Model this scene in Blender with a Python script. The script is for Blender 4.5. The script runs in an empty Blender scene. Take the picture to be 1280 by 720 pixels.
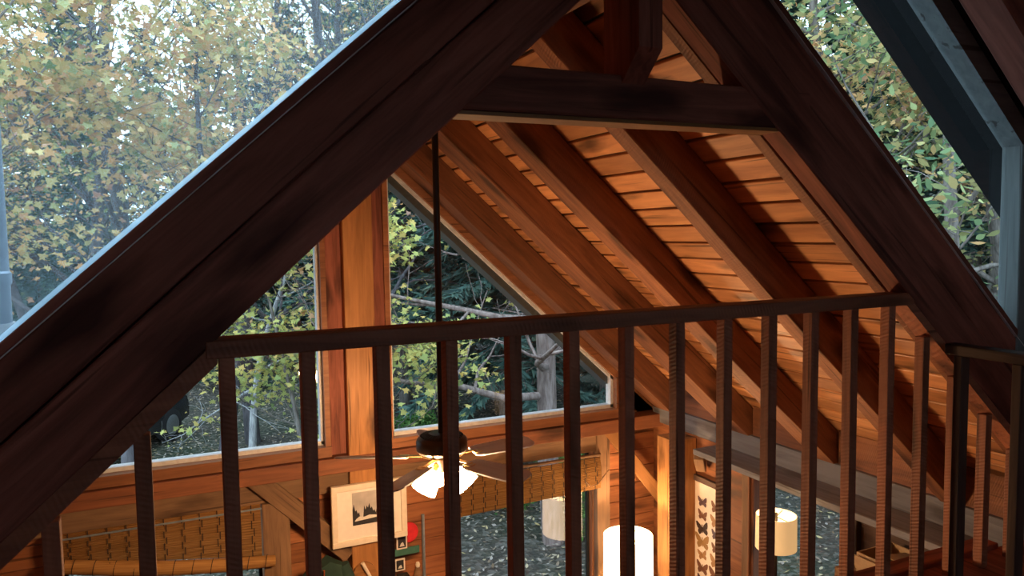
import bpy, bmesh, math, random
import numpy as np
from mathutils import Vector, Matrix

S = 1.8            # one plan unit in metres
EYE = 3.8          # eye height above the main floor
X0 = 0.681         # plan position of the roof ridge
K = 0.9            # roof slope (rise over run)
CTH = 1 / math.sqrt(1 + K * K)
COL = bpy.context.scene.collection
rnd = random.Random(7)


def P(x, y, z):
    return Vector((S * x, S * y, EYE + S * z))


# ------------------------------------------------------------------ materials
def new_mat(name):
    m = bpy.data.materials.new(name)
    m.use_nodes = True
    nt = m.node_tree
    nt.nodes.clear()
    out = nt.nodes.new('ShaderNodeOutputMaterial')
    return m, nt, out


def N(nt, kind, **kw):
    n = nt.nodes.new(kind)
    for k, v in kw.items():
        if k in n.inputs:
            n.inputs[k].default_value = v
        else:
            setattr(n, k, v)
    return n


def ramp(nt, stops, interp='LINEAR'):
    r = nt.nodes.new('ShaderNodeValToRGB')
    r.color_ramp.interpolation = interp
    els = r.color_ramp.elements
    while len(els) < len(stops):
        els.new(0.5)
    for e, (p, c) in zip(els, stops):
        e.position = p
        e.color = (*c, 1)
    return r


def c4(c):
    return (*c, 1)


def wood(name, light, dark, knot=(0.03, 0.012, 0.006), rough=0.6, bump=0.25, saw=False, tone_attr=False, spec=0.3,
         stretch=14.0, knots=True):
    """Wood grain running along the object's local X axis."""
    m, nt, out = new_mat(name)
    L = nt.links.new
    tc = N(nt, 'ShaderNodeTexCoord')
    oi = N(nt, 'ShaderNodeObjectInfo')
    off = N(nt, 'ShaderNodeVectorMath', operation='MULTIPLY_ADD')
    comb = N(nt, 'ShaderNodeCombineXYZ')
    for i in range(3):
        L(oi.outputs['Random'], comb.inputs[i])
    L(comb.outputs[0], off.inputs[0])
    off.inputs[1].default_value = (37.0, 11.0, 23.0)
    src = tc.outputs['Object']
    tone = None
    if tone_attr:
        at = N(nt, 'ShaderNodeAttribute', attribute_name='tone')
        tone = at.outputs['Fac']
        mv = N(nt, 'ShaderNodeVectorMath', operation='MULTIPLY_ADD')
        cb = N(nt, 'ShaderNodeCombineXYZ')
        L(tone, cb.inputs[0])
        L(cb.outputs[0], mv.inputs[0])
        mv.inputs[1].default_value = (41.0, 0, 0)
        L(src, mv.inputs[2])
        src = mv.outputs[0]
    L(src, off.inputs[2])
    mp = N(nt, 'ShaderNodeMapping')
    mp.inputs['Scale'].default_value = (1.1, stretch, stretch)
    L(off.outputs[0], mp.inputs['Vector'])
    n1 = N(nt, 'ShaderNodeTexNoise', Scale=2.2, Detail=6.0, Roughness=0.62, Distortion=0.6)
    L(mp.outputs[0], n1.inputs['Vector'])
    mp2 = N(nt, 'ShaderNodeMapping')
    mp2.inputs['Scale'].default_value = (0.7, 3.0, 3.0)
    L(off.outputs[0], mp2.inputs['Vector'])
    n2 = N(nt, 'ShaderNodeTexNoise', Scale=1.6, Detail=3.0)
    L(mp2.outputs[0], n2.inputs['Vector'])
    r1 = ramp(nt, [(0.36, dark), (0.64, light)])
    mixf = N(nt, 'ShaderNodeMath', operation='MULTIPLY_ADD')
    L(n1.outputs['Fac'], mixf.inputs[0])
    mixf.inputs[1].default_value = 0.6
    hm = N(nt, 'ShaderNodeMath', operation='MULTIPLY')
    L(n2.outputs['Fac'], hm.inputs[0])
    hm.inputs[1].default_value = 0.42
    L(hm.outputs[0], mixf.inputs[2])
    L(mixf.outputs[0], r1.inputs[0])
    col = r1.outputs[0]
    if knots:
        mp3 = N(nt, 'ShaderNodeMapping')
        mp3.inputs['Scale'].default_value = (1.7, 5.5, 5.5)
        L(off.outputs[0], mp3.inputs['Vector'])
        wob = N(nt, 'ShaderNodeTexNoise', Scale=3.0, Detail=2.0)
        L(mp3.outputs[0], wob.inputs['Vector'])
        wadd = N(nt, 'ShaderNodeVectorMath', operation='MULTIPLY_ADD')
        L(wob.outputs['Color'], wadd.inputs[0])
        wadd.inputs[1].default_value = (0.35, 0.35, 0.35)
        L(mp3.outputs[0], wadd.inputs[2])
        vo = N(nt, 'ShaderNodeTexVoronoi', Scale=1.0)
        L(wadd.outputs[0], vo.inputs['Vector'])
        kr = ramp(nt, [(0.13, (1, 1, 1)), (0.32, (0, 0, 0))])
        L(vo.outputs['Distance'], kr.inputs[0])
        mk = N(nt, 'ShaderNodeMixRGB', Color2=c4(knot))
        kf = N(nt, 'ShaderNodeMath', operation='MULTIPLY')
        L(kr.outputs[0], kf.inputs[0])
        kf.inputs[1].default_value = 0.8
        L(kf.outputs[0], mk.inputs['Fac'])
        L(col, mk.inputs['Color1'])
        col = mk.outputs[0]
    # fine dark checks along the grain
    mp5 = N(nt, 'ShaderNodeMapping')
    mp5.inputs['Scale'].default_value = (0.55, 16.0, 16.0)
    L(off.outputs[0], mp5.inputs['Vector'])
    n5 = N(nt, 'ShaderNodeTexNoise', Scale=2.0, Detail=2.0, Distortion=0.3)
    L(mp5.outputs[0], n5.inputs['Vector'])
    cr = ramp(nt, [(0.30, (1, 1, 1)), (0.36, (0, 0, 0))])
    L(n5.outputs['Fac'], cr.inputs[0])
    mc = N(nt, 'ShaderNodeMixRGB', Color2=c4(knot))
    cf = N(nt, 'ShaderNodeMath', operation='MULTIPLY')
    L(cr.outputs[0], cf.inputs[0])
    cf.inputs[1].default_value = 0.65
    L(cf.outputs[0], mc.inputs['Fac'])
    L(col, mc.inputs['Color1'])
    col = mc.outputs[0]
    # per piece tone
    hv = N(nt, 'ShaderNodeHueSaturation')
    mr = N(nt, 'ShaderNodeMapRange')
    mr.inputs['To Min'].default_value = 0.72
    mr.inputs['To Max'].default_value = 1.2
    L(tone if tone_attr else oi.outputs['Random'], mr.inputs['Value'])
    L(mr.outputs[0], hv.inputs['Value'])
    L(col, hv.inputs['Color'])
    b = N(nt, 'ShaderNodeBsdfPrincipled', Roughness=rough)
    b.inputs['Specular IOR Level'].default_value = spec
    L(hv.outputs[0], b.inputs['Base Color'])
    bp = N(nt, 'ShaderNodeBump', Strength=bump, Distance=0.004)
    hsrc = n1.outputs['Fac']
    if saw:
        mp4 = N(nt, 'ShaderNodeMapping')
        mp4.inputs['Rotation'].default_value = (0, 0.35, 0.35)
        L(off.outputs[0], mp4.inputs['Vector'])
        wv = N(nt, 'ShaderNodeTexWave', Scale=28.0, Distortion=2.5, Detail=2.0)
        L(mp4.outputs[0], wv.inputs['Vector'])
        ad = N(nt, 'ShaderNodeMath', operation='ADD')
        L(wv.outputs['Fac'], ad.inputs[0])
        L(n1.outputs['Fac'], ad.inputs[1])
        hsrc = ad.outputs[0]
    L(hsrc, bp.inputs['Height'])
    L(bp.outputs[0], b.inputs['Normal'])
    L(b.outputs[0], out.inputs['Surface'])
    return m


def plain(name, col, rough=0.5, metal=0.0, noise=0.12, scale=30.0, spec=0.4, trans=0.0):
    m, nt, out = new_mat(name)
    L = nt.links.new
    tc = N(nt, 'ShaderNodeTexCoord')
    n = N(nt, 'ShaderNodeTexNoise', Scale=scale, Detail=4.0)
    L(tc.outputs['Object'], n.inputs['Vector'])
    r = ramp(nt, [(0.3, tuple(v * (1 - noise) for v in col)), (0.7, tuple(min(1, v * (1 + noise)) for v in col))])
    L(n.outputs['Fac'], r.inputs[0])
    b = N(nt, 'ShaderNodeBsdfPrincipled', Roughness=rough, Metallic=metal)
    b.inputs['Specular IOR Level'].default_value = spec
    L(r.outputs[0], b.inputs['Base Color'])
    sh = b.outputs[0]
    if trans:
        t = N(nt, 'ShaderNodeBsdfTranslucent')
        L(r.outputs[0], t.inputs['Color'])
        mx = N(nt, 'ShaderNodeMixShader', Fac=trans)
        L(sh, mx.inputs[1])
        L(t.outputs[0], mx.inputs[2])
        sh = mx.outputs[0]
    L(sh, out.inputs['Surface'])
    return m


def emitter(name, col, strength):
    m, nt, out = new_mat(name)
    e = N(nt, 'ShaderNodeEmission', Color=c4(col), Strength=strength)
    nt.links.new(e.outputs[0], out.inputs['Surface'])
    return m


def lampshade(name, col, glow, strength):
    """lit fabric: diffuse cloth that also gives off the lamp's light"""
    m, nt, out = new_mat(name)
    L = nt.links.new
    tc = N(nt, 'ShaderNodeTexCoord')
    w = N(nt, 'ShaderNodeTexNoise', Scale=180.0, Detail=2.0)
    L(tc.outputs['Object'], w.inputs['Vector'])
    r = ramp(nt, [(0.3, tuple(v * .9 for v in col)), (0.7, col)])
    L(w.outputs['Fac'], r.inputs[0])
    d = N(nt, 'ShaderNodeBsdfDiffuse')
    L(r.outputs[0], d.inputs['Color'])
    e = N(nt, 'ShaderNodeEmission', Color=c4(glow), Strength=strength)
    a = N(nt, 'ShaderNodeAddShader')
    L(d.outputs[0], a.inputs[0])
    L(e.outputs[0], a.inputs[1])
    L(a.outputs[0], out.inputs['Surface'])
    return m


def glass(name, dust=0.0, refl=2.0):
    m, nt, out = new_mat(name)
    L = nt.links.new
    t = N(nt, 'ShaderNodeBsdfTransparent', Color=(0.97, 0.985, 0.99, 1))
    g = N(nt, 'ShaderNodeBsdfGlossy', Roughness=0.02)
    mx = N(nt, 'ShaderNodeMixShader')
    fr = N(nt, 'ShaderNodeFresnel', IOR=1.5)
    fm = N(nt, 'ShaderNodeMath', operation='MULTIPLY', use_clamp=True)
    L(fr.outputs[0], fm.inputs[0])
    fm.inputs[1].default_value = refl      # front and back faces of the pane
    geo = N(nt, 'ShaderNodeNewGeometry')
    ent = N(nt, 'ShaderNodeMath', operation='SUBTRACT')
    ent.inputs[0].default_value = 1.0
    L(geo.outputs['Backfacing'], ent.inputs[1])
    f2 = N(nt, 'ShaderNodeMath', operation='MULTIPLY')
    L(fm.outputs[0], f2.inputs[0])
    L(ent.outputs[0], f2.inputs[1])
    L(f2.outputs[0], mx.inputs['Fac'])
    L(t.outputs[0], mx.inputs[1])
    L(g.outputs[0], mx.inputs[2])
    sh = mx.outputs[0]
    if dust:
        tc = N(nt, 'ShaderNodeTexCoord')
        n = N(nt, 'ShaderNodeTexNoise', Scale=1.1, Detail=5.0, Roughness=0.6)
        L(tc.outputs['Object'], n.inputs['Vector'])
        mr = N(nt, 'ShaderNodeMapRange')
        mr.inputs['From Min'].default_value = 0.3
        mr.inputs['From Max'].default_value = 0.7
        mr.inputs['To Min'].default_value = dust * 0.6
        mr.inputs['To Max'].default_value = dust * 1.4
        L(n.outputs['Fac'], mr.inputs['Value'])
        d = N(nt, 'ShaderNodeBsdfTranslucent', Color=(0.7, 0.88, 1.0, 1))
        m2 = N(nt, 'ShaderNodeMixShader')
        L(mr.outputs[0], m2.inputs['Fac'])
        L(sh, m2.inputs[1])
        L(d.outputs[0], m2.inputs[2])
        sh = m2.outputs[0]
    L(sh, out.inputs['Surface'])
    return m


def leaf_mat(name, stops, transl=0.35):
    m, nt, out = new_mat(name)
    L = nt.links.new
    at = N(nt, 'ShaderNodeAttribute', attribute_name='tone')
    r = ramp(nt, stops)
    L(at.outputs['Fac'], r.inputs[0])
    oi = N(nt, 'ShaderNodeObjectInfo')
    hv = N(nt, 'ShaderNodeHueSaturation')
    mr = N(nt, 'ShaderNodeMapRange')
    mr.inputs['To Min'].default_value = 0.8
    mr.inputs['To Max'].default_value = 1.15
    L(oi.outputs['Random'], mr.inputs['Value'])
    L(mr.outputs[0], hv.inputs['Value'])
    L(r.outputs[0], hv.inputs['Color'])
    d = N(nt, 'ShaderNodeBsdfDiffuse')
    t = N(nt, 'ShaderNodeBsdfTranslucent')
    L(hv.outputs[0], d.inputs['Color'])
    L(hv.outputs[0], t.inputs['Color'])
    mx = N(nt, 'ShaderNodeMixShader', Fac=transl)
    L(d.outputs[0], mx.inputs[1])
    L(t.outputs[0], mx.inputs[2])
    L(mx.outputs[0], out.inputs['Surface'])
    return m


def ground_mat():
    m, nt, out = new_mat('forest_floor')
    L = nt.links.new
    tc = N(nt, 'ShaderNodeTexCoord')
    v = N(nt, 'ShaderNodeTexVoronoi', Scale=16.0)
    L(tc.outputs['Object'], v.inputs['Vector'])
    n = N(nt, 'ShaderNodeTexNoise', Scale=0.35, Detail=8.0, Roughness=0.7)
    L(tc.outputs['Object'], n.inputs['Vector'])
    r1 = ramp(nt, [(0.0, (0.02, 0.022, 0.02)), (0.45, (0.06, 0.055, 0.045)), (0.7, (0.13, 0.105, 0.08)), (0.9, (0.22, 0.20, 0.18))])
    sep = N(nt, 'ShaderNodeSeparateColor')
    L(v.outputs['Color'], sep.inputs[0])
    L(sep.outputs[0], r1.inputs[0])
    r2 = ramp(nt, [(0.4, (0.03, 0.06, 0.03)), (0.6, (0.09, 0.08, 0.07))])
    L(n.outputs['Fac'], r2.inputs[0])
    mx = N(nt, 'ShaderNodeMixRGB', Fac=0.5)
    L(r1.outputs[0], mx.inputs['Color1'])
    L(r2.outputs[0], mx.inputs['Color2'])
    b = N(nt, 'ShaderNodeBsdfPrincipled', Roughness=0.95)
    b.inputs['Specular IOR Level'].default_value = 0.1
    L(mx.outputs[0], b.inputs['Base Color'])
    bp = N(nt, 'ShaderNodeBump', Strength=0.6, Distance=0.05)
    L(v.outputs['Distance'], bp.inputs['Height'])
    L(bp.outputs[0], b.inputs['Normal'])
    L(b.outputs[0], out.inputs['Surface'])
    return m


def bamboo_mat():
    m, nt, out = new_mat('bamboo_slats')
    L = nt.links.new
    tc = N(nt, 'ShaderNodeTexCoord')
    mp = N(nt, 'ShaderNodeMapping')
    mp.inputs['Scale'].default_value = (3.0, 120.0, 120.0)
    L(tc.outputs['Object'], mp.inputs['Vector'])
    n = N(nt, 'ShaderNodeTexNoise', Scale=1.0, Detail=3.0)
    L(mp.outputs[0], n.inputs['Vector'])
    r = ramp(nt, [(0.3, (0.30, 0.155, 0.055)), (0.7, (0.50, 0.28, 0.105))])
    L(n.outputs['Fac'], r.inputs[0])
    d = N(nt, 'ShaderNodeBsdfDiffuse')
    t = N(nt, 'ShaderNodeBsdfTranslucent')
    L(r.outputs[0], d.inputs['Color'])
    L(r.outputs[0], t.inputs['Color'])
    mx = N(nt, 'ShaderNodeMixShader', Fac=0.2)
    L(d.outputs[0], mx.inputs[1])
    L(t.outputs[0], mx.inputs[2])
    L(mx.outputs[0], out.inputs['Surface'])
    return m


def bark_mat(name, a, b_):
    m, nt, out = new_mat(name)
    L = nt.links.new
    tc = N(nt, 'ShaderNodeTexCoord')
    mp = N(nt, 'ShaderNodeMapping')
    mp.inputs['Scale'].default_value = (14.0, 14.0, 3.0)
    L(tc.outputs['Object'], mp.inputs['Vector'])
    n = N(nt, 'ShaderNodeTexNoise', Scale=1.5, Detail=6.0)
    L(mp.outputs[0], n.inputs['Vector'])
    r = ramp(nt, [(0.35, a), (0.65, b_)])
    L(n.outputs['Fac'], r.inputs[0])
    b = N(nt, 'ShaderNodeBsdfPrincipled', Roughness=0.9)
    L(r.outputs[0], b.inputs['Base Color'])
    bp = N(nt, 'ShaderNodeBump', Strength=0.5, Distance=0.02)
    L(n.outputs['Fac'], bp.inputs['Height'])
    L(bp.outputs[0], b.inputs['Normal'])
    L(b.outputs[0], out.inputs['Surface'])
    return m


M = {}
M['truss'] = wood('stained_timber', (0.36, 0.125, 0.085), (0.12, 0.042, 0.030), rough=0.7, bump=0.4, spec=0.2, knot=(0.03,0.012,0.01))
M['rafter'] = wood('rafter_wood', (0.29, 0.122, 0.058), (0.125, 0.05, 0.027), rough=0.6, bump=0.2, saw=True)
M['board'] = wood('ceiling_board_wood', (0.74, 0.37, 0.165), (0.42, 0.18, 0.08), rough=0.45, bump=0.15, tone_attr=True, spec=0.45, stretch=9.0)
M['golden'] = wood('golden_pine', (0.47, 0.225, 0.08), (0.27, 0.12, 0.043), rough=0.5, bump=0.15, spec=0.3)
M['redwall'] = wood('red_plank_wood', (0.40, 0.16, 0.065), (0.20, 0.07, 0.032), rough=0.55, tone_attr=True)
M['beam'] = wood('tie_beam_wood', (0.25, 0.095, 0.043), (0.125, 0.046, 0.023), rough=0.6)
M['oldpost'] = wood('weathered_post_wood', (0.28, 0.165, 0.09), (0.15, 0.087, 0.05), rough=0.75, bump=0.4)
M['grey'] = wood('weathered_grey_plank', (0.24, 0.245, 0.27), (0.12, 0.12, 0.135), rough=0.7, bump=0.3, knot=(0.07, 0.06, 0.06))
M['baluster'] = wood('rough_sawn_baluster', (0.42, 0.16, 0.085), (0.20, 0.075, 0.045), rough=0.6, bump=0.25, saw=True)
M['darkpost'] = wood('dark_stained_post', (0.10, 0.065, 0.05), (0.05, 0.03, 0.025), rough=0.7, bump=0.3)
M['frame'] = wood('window_frame_wood', (0.37, 0.16, 0.072), (0.22, 0.087, 0.04), rough=0.5, knots=False)
M['greyframe'] = wood('grey_painted_frame', (0.24, 0.28, 0.28), (0.15, 0.175, 0.18), rough=0.6, bump=0.15, knots=False)
M['loftwall'] = wood('loft_panelling', (0.20, 0.10, 0.07), (0.09, 0.045, 0.032), rough=0.7, tone_attr=True)
M['whitebead'] = plain('white_glazing_bead', (0.62, 0.64, 0.66), 0.5)
M['darkext'] = plain('dark_exterior_trim', (0.014, 0.015, 0.016), 0.8, spec=0.15)
M['greyext'] = plain('grey_exterior_trim', (0.07, 0.075, 0.078), 0.7)
M['shingle'] = plain('roof_shingle', (0.20, 0.21, 0.22), 0.9, noise=0.4, scale=14)
M['flash'] = plain('roof_flashing', (0.46, 0.52, 0.58), 0.5, metal=0.2)
M['grime'] = glass('grimy_glass_edge', dust=0.33, refl=0.5)
M['whiteflash'] = plain('pale_metal_flashing', (0.80, 0.83, 0.86), 0.4, noise=0.08)
M['gaplight'] = plain('pale_gap_light', (0.72, 0.70, 0.68), 0.6)  # pale tone painted for light leaking beside the window stop
M['darkbark'] = bark_mat('dark_twig_bark', (0.05, 0.045, 0.05), (0.12, 0.11, 0.12))
M['pipe'] = plain('flue_metal', (0.27, 0.34, 0.42), 0.45, metal=0.5)
M['glass'] = glass('window_glass')
M['dusty'] = glass('dusty_window_glass', dust=0.035, refl=1.0)
M['haze'] = glass('clear_window_glass', refl=1.2)
M['black'] = plain('black_metal', (0.012, 0.011, 0.011), 0.4, metal=0.3)
M['bronze'] = plain('dark_bronze', (0.045, 0.032, 0.026), 0.35, metal=0.6)
M['brass'] = plain('brass', (0.62, 0.42, 0.18), 0.3, metal=0.9)
M['blade'] = wood('grey_fan_blade', (0.52, 0.53, 0.57), (0.40, 0.41, 0.45), rough=0.45, knots=False)
M['fanlight'] = emitter('lit_frosted_glass', (1.0, 0.58, 0.28), 320.0)
M['litshade'] = lampshade('lit_white_lampshade', (0.8, 0.74, 0.62), (1.0, 0.66, 0.36), 7.0)
M['reflection_shade'] = lampshade('lamp_reflection_shade', (0.8, 0.7, 0.5), (1.0, 0.60, 0.25), 0.6)  # glow of the lamp that replaces a reflection in the right window
M['lampbulb'] = emitter('warm_lamp_bulb', (1.0, 0.60, 0.30), 900.0)
M['creamshade'] = plain('cream_linen', (0.80, 0.66, 0.52), 0.9, noise=0.05, scale=200, trans=0.25)
M['bamboo'] = bamboo_mat()
M['cord'] = plain('dark_cord', (0.06, 0.035, 0.02), 0.8)
M['ivory'] = plain('ivory_frame', (0.78, 0.70, 0.58), 0.5, noise=0.05)
M['mat'] = plain('white_mat_board', (0.82, 0.78, 0.72), 0.8, noise=0.03)
M['paper'] = plain('cream_paper', (0.80, 0.72, 0.64), 0.8, noise=0.04)
M['ink'] = plain('black_ink', (0.03, 0.03, 0.035), 0.8)
M['inkgrey'] = plain('grey_ink_sky', (0.48, 0.46, 0.45), 0.8, noise=0.25, scale=8)
M['inkpale'] = plain('pale_ink', (0.7, 0.68, 0.64), 0.8)
M['red'] = plain('red_paint', (0.62, 0.03, 0.04), 0.5)
M['green'] = plain('dark_green_cloth', (0.02, 0.05, 0.04), 0.9)
M['orange'] = plain('orange_zip', (0.6, 0.15, 0.04), 0.7)
M['teal'] = plain('teal_banner', (0.05, 0.16, 0.12), 0.8)
M['card'] = plain('brown_cardboard', (0.48, 0.34, 0.20), 0.85, noise=0.1)
M['carpaint'] = plain('black_car_paint', (0.02, 0.024, 0.03), 0.25, spec=0.6)
M['carglass'] = plain('dark_car_glass', (0.03, 0.04, 0.05), 0.05, spec=0.8)
M['tyre'] = plain('tyre_rubber', (0.03, 0.03, 0.032), 0.9)
M['rim'] = plain('wheel_rim', (0.4, 0.42, 0.45), 0.3, metal=0.8)
M['taillight'] = plain('tail_light_red', (0.35, 0.03, 0.04), 0.3)
M['ground'] = ground_mat()
M['bark'] = bark_mat('grey_brown_bark', (0.10, 0.08, 0.07), (0.24, 0.21, 0.19))
M['palebark'] = bark_mat('pale_bark', (0.24, 0.24, 0.25), (0.48, 0.48, 0.48))
M['pinebark'] = bark_mat('pine_bark', (0.13, 0.09, 0.08), (0.30, 0.23, 0.21))
AUT = [(0.0, (0.13, 0.20, 0.09)), (0.25, (0.31, 0.38, 0.19)), (0.5, (0.66, 0.56, 0.26)), (0.75, (0.78, 0.46, 0.22)), (1.0, (0.46, 0.27, 0.20))]
M['maple'] = leaf_mat('autumn_maple_leaf', AUT)
M['yellow'] = leaf_mat('yellow_leaf', [(0.0, (0.24, 0.32, 0.12)), (0.5, (0.55, 0.53, 0.18)), (1.0, (0.75, 0.52, 0.18))])
M['mixed'] = leaf_mat('turning_leaf', [(0.0, (0.09, 0.17, 0.10)), (0.4, (0.20, 0.29, 0.14)), (0.7, (0.42, 0.43, 0.19)), (1.0, (0.56, 0.35, 0.16))])
M['needle'] = leaf_mat('conifer_needle', [(0.0, (0.05, 0.10, 0.095)), (0.6, (0.115, 0.20, 0.17)), (1.0, (0.20, 0.30, 0.22))], 0.2)
M['fern'] = leaf_mat('fern_leaf', [(0.0, (0.06, 0.16, 0.05)), (1.0, (0.20, 0.36, 0.10))], 0.3)
M['litter'] = leaf_mat('fallen_leaf', [(0.0, (0.24, 0.16, 0.10)), (0.6, (0.46, 0.40, 0.36)), (1.0, (0.62, 0.46, 0.20))], 0.1)


# ------------------------------------------------------------------ helpers
def tag(o, label=None, cat=None, group=None, kind=None):
    if label:
        o['label'] = label
    if cat:
        o['category'] = cat
    if group:
        o['group'] = group
    if kind:
        o['kind'] = kind
    return o


def thing(name, label, cat, loc, group=None):
    o = bpy.data.objects.new(name, None)
    o.empty_display_size = 0.1
    COL.objects.link(o)
    o.matrix_world = Matrix.Translation(Vector(loc))
    o.location = Vector(loc)
    return tag(o, label, cat, group)


WORLD = {}


def link(name, me, mat, parent=None, mw=None):
    o = bpy.data.objects.new(name, me)
    COL.objects.link(o)
    if mat is not None and not me.materials:
        me.materials.append(mat)
    mw = mw if mw is not None else Matrix.Identity(4)
    WORLD[o.name] = mw
    if parent is not None:
        pm = WORLD.get(parent.name)
        if pm is None:
            pm = Matrix.Translation(parent.location)
        o.parent = parent
        o.matrix_local = pm.inverted() @ mw
    else:
        o.matrix_world = mw
    return o


def bm_mesh(bm, name='mesh', smooth=False):
    me = bpy.data.meshes.new(name)
    bmesh.ops.recalc_face_normals(bm, faces=bm.faces[:])
    bm.to_mesh(me)
    bm.free()
    if smooth:
        me.polygons.foreach_set('use_smooth', [True] * len(me.polygons))
        me.set_sharp_from_angle(angle=math.radians(38))
    return me


def add_box(bm, c, size, rot=None, bev=0.0):
    r = bmesh.ops.create_cube(bm, size=1.0)
    vs = r['verts']
    bmesh.ops.scale(bm, vec=Vector(size), verts=vs)
    if bev > 0:
        es = list({e for v in vs for e in v.link_edges})
        rb = bmesh.ops.bevel(bm, geom=es, offset=min(bev, min(size) * 0.3), segments=1, affect='EDGES')
        vs = list({v for f in rb['faces'] for v in f.verts} | {v for v in vs if v.is_valid})
    if rot is not None:
        bmesh.ops.rotate(bm, cent=(0, 0, 0), matrix=rot, verts=vs)
    bmesh.ops.translate(bm, vec=Vector(c), verts=vs)
    return vs


def frame_matrix(p0, p1, up):
    d = (p1 - p0)
    x = d.normalized()
    u = Vector(up)
    z = (u - x * u.dot(x)).normalized()
    y = z.cross(x)
    m = Matrix((x, y, z)).transposed().to_4x4()
    m.translation = (p0 + p1) / 2
    return m, d.length


def beam(name, p0, p1, w, h, mat, parent=None, up=(0, 0, 1), bev=0.004, wob=0.0):
    """timber from p0 to p1 (world), w across, h along `up`; local X runs along it"""
    m, L = frame_matrix(p0, p1, up)
    bm = bmesh.new()
    add_box(bm, (0, 0, 0), (L, w, h), bev=bev)
    if wob:
        es = [e for e in bm.edges if abs((e.verts[0].co - e.verts[1].co).x) > L * 0.5]
        bmesh.ops.subdivide_edges(bm, edges=es, cuts=10, use_grid_fill=False)
        for v in bm.verts:
            a = v.co.x * 2.3 + w * 31 + h * 17
            v.co.y += wob * math.sin(a) * 0.6
            v.co.z += wob * math.sin(a * 1.7 + 1.0)
    return link(name, bm_mesh(bm, name), mat, parent, m)


def boxw(name, x0, x1, y0, y1, z0, z1, mat, parent=None, axis='x', bev=0.004):
    """axis aligned box given in plan units; grain runs along `axis`"""
    a, b = P(x0, y0, z0), P(x1, y1, z1)
    c = (a + b) / 2
    d = b - a
    if axis == 'x':
        return beam(name, c - Vector((d.x / 2, 0, 0)), c + Vector((d.x / 2, 0, 0)), d.y, d.z, mat, parent, bev=bev)
    if axis == 'y':
        return beam(name, c - Vector((0, d.y / 2, 0)), c + Vector((0, d.y / 2, 0)), d.x, d.z, mat, parent, bev=bev)
    return beam(name, c - Vector((0, 0, d.z / 2)), c + Vector((0, 0, d.z / 2)), d.y, d.x, mat, parent, up=(1, 0, 0), bev=bev)


def slope_pt(side, x, C):
    """plan point x (measured on the right half), on slope line C"""
    z = C - K * x
    return (x if side > 0 else 2 * X0 - x), z


def slope_beam(name, side, xa, xb, y0, y1, c0, c1, mat, parent=None, bev=0.004, wob=0.0):
    """timber following the roof slope between right-half positions xa..xb"""
    cm = (c0 + c1) / 2
    ax, az = slope_pt(side, xa, cm)
    bx, bz = slope_pt(side, xb, cm)
    ym = (y0 + y1) / 2
    n = Vector((K * side, 0, 1)).normalized()
    return beam(name, P(ax, ym, az), P(bx, ym, bz), S * (y1 - y0), S * (c1 - c0) * CTH, mat, parent, up=n, bev=bev, wob=wob)


def prism(name, poly, y0, y1, mat, parent=None):
    """polygon in the x-z plane (plan units) extruded from y0 to y1"""
    bm = bmesh.new()
    cx = sum(p[0] for p in poly) / len(poly)
    cz = sum(p[1] for p in poly) / len(poly)
    o = P(cx, (y0 + y1) / 2, cz)
    f = [bm.verts.new(P(x, y0, z) - o) for x, z in poly]
    g = [bm.verts.new(P(x, y1, z) - o) for x, z in poly]
    n = len(poly)
    bm.faces.new(f)
    bm.faces.new(g[::-1])
    for i in range(n):
        bm.faces.new((f[i], f[(i + 1) % n], g[(i + 1) % n], g[i]))
    return link(name, bm_mesh(bm, name), mat, parent, Matrix.Translation(o))


def slope_frame(name, side, xa, xb, y0, y1, c0, c1, mat, parent=None):
    """like slope_beam with plumb-cut ends (vertical ends)"""
    pts = []
    for x, c in ((xa, c0), (xb, c0), (xb, c1), (xa, c1)):
        X, Z = slope_pt(side, x, c)
        pts.append((X, Z))
    return prism(name, pts, y0, y1, mat, parent)


def lathe_mesh(profile, seg=32, name='lathe', cap=True):
    bm = bmesh.new()
    rings = []
    for r, z in profile:
        if r < 1e-6:
            rings.append([bm.verts.new((0, 0, z))])
        else:
            rings.append([bm.verts.new((r * math.cos(2 * math.pi * i / seg), r * math.sin(2 * math.pi * i / seg), z)) for i in range(seg)])
    for a, b in zip(rings, rings[1:]):
        if len(a) == 1 and len(b) == 1:
            continue
        for i in range(seg):
            j = (i + 1) % seg
            if len(a) == 1:
                bm.faces.new((a[0], b[j], b[i]))
            elif len(b) == 1:
                bm.faces.new((a[i], a[j], b[0]))
            else:
                bm.faces.new((a[i], a[j], b[j], b[i]))
    if cap:
        for ring in (rings[0], rings[-1]):
            if len(ring) > 1:
                bm.faces.new(ring)
    return bm_mesh(bm, name, True)


def tube_mesh(pts, radii, seg=6, name='tube'):
    bm = bmesh.new()
    prev = None
    for i, p in enumerate(pts):
        p = Vector(p)
        a = Vector(pts[max(i - 1, 0)])
        b = Vector(pts[min(i + 1, len(pts) - 1)])
        d = (b - a).normalized()
        u = d.cross(Vector((0, 0, 1)))
        if u.length < 1e-3:
            u = Vector((1, 0, 0))
        u.normalize()
        v = d.cross(u)
        r = radii[i] if isinstance(radii, (list, tuple)) else radii
        ring = [bm.verts.new(p + r * (u * math.cos(2 * math.pi * k / seg) + v * math.sin(2 * math.pi * k / seg))) for k in range(seg)]
        if prev:
            for k in range(seg):
                bm.faces.new((prev[k], prev[(k + 1) % seg], ring[(k + 1) % seg], ring[k]))
        else:
            bm.faces.new(ring[::-1])
        prev = ring
    bm.faces.new(prev)
    return bm_mesh(bm, name, True)


def set_tone(me, vals):
    a = me.attributes.new('tone', 'FLOAT', 'POINT')
    a.data.foreach_set('value', np.asarray(vals, dtype=np.float32))


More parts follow.
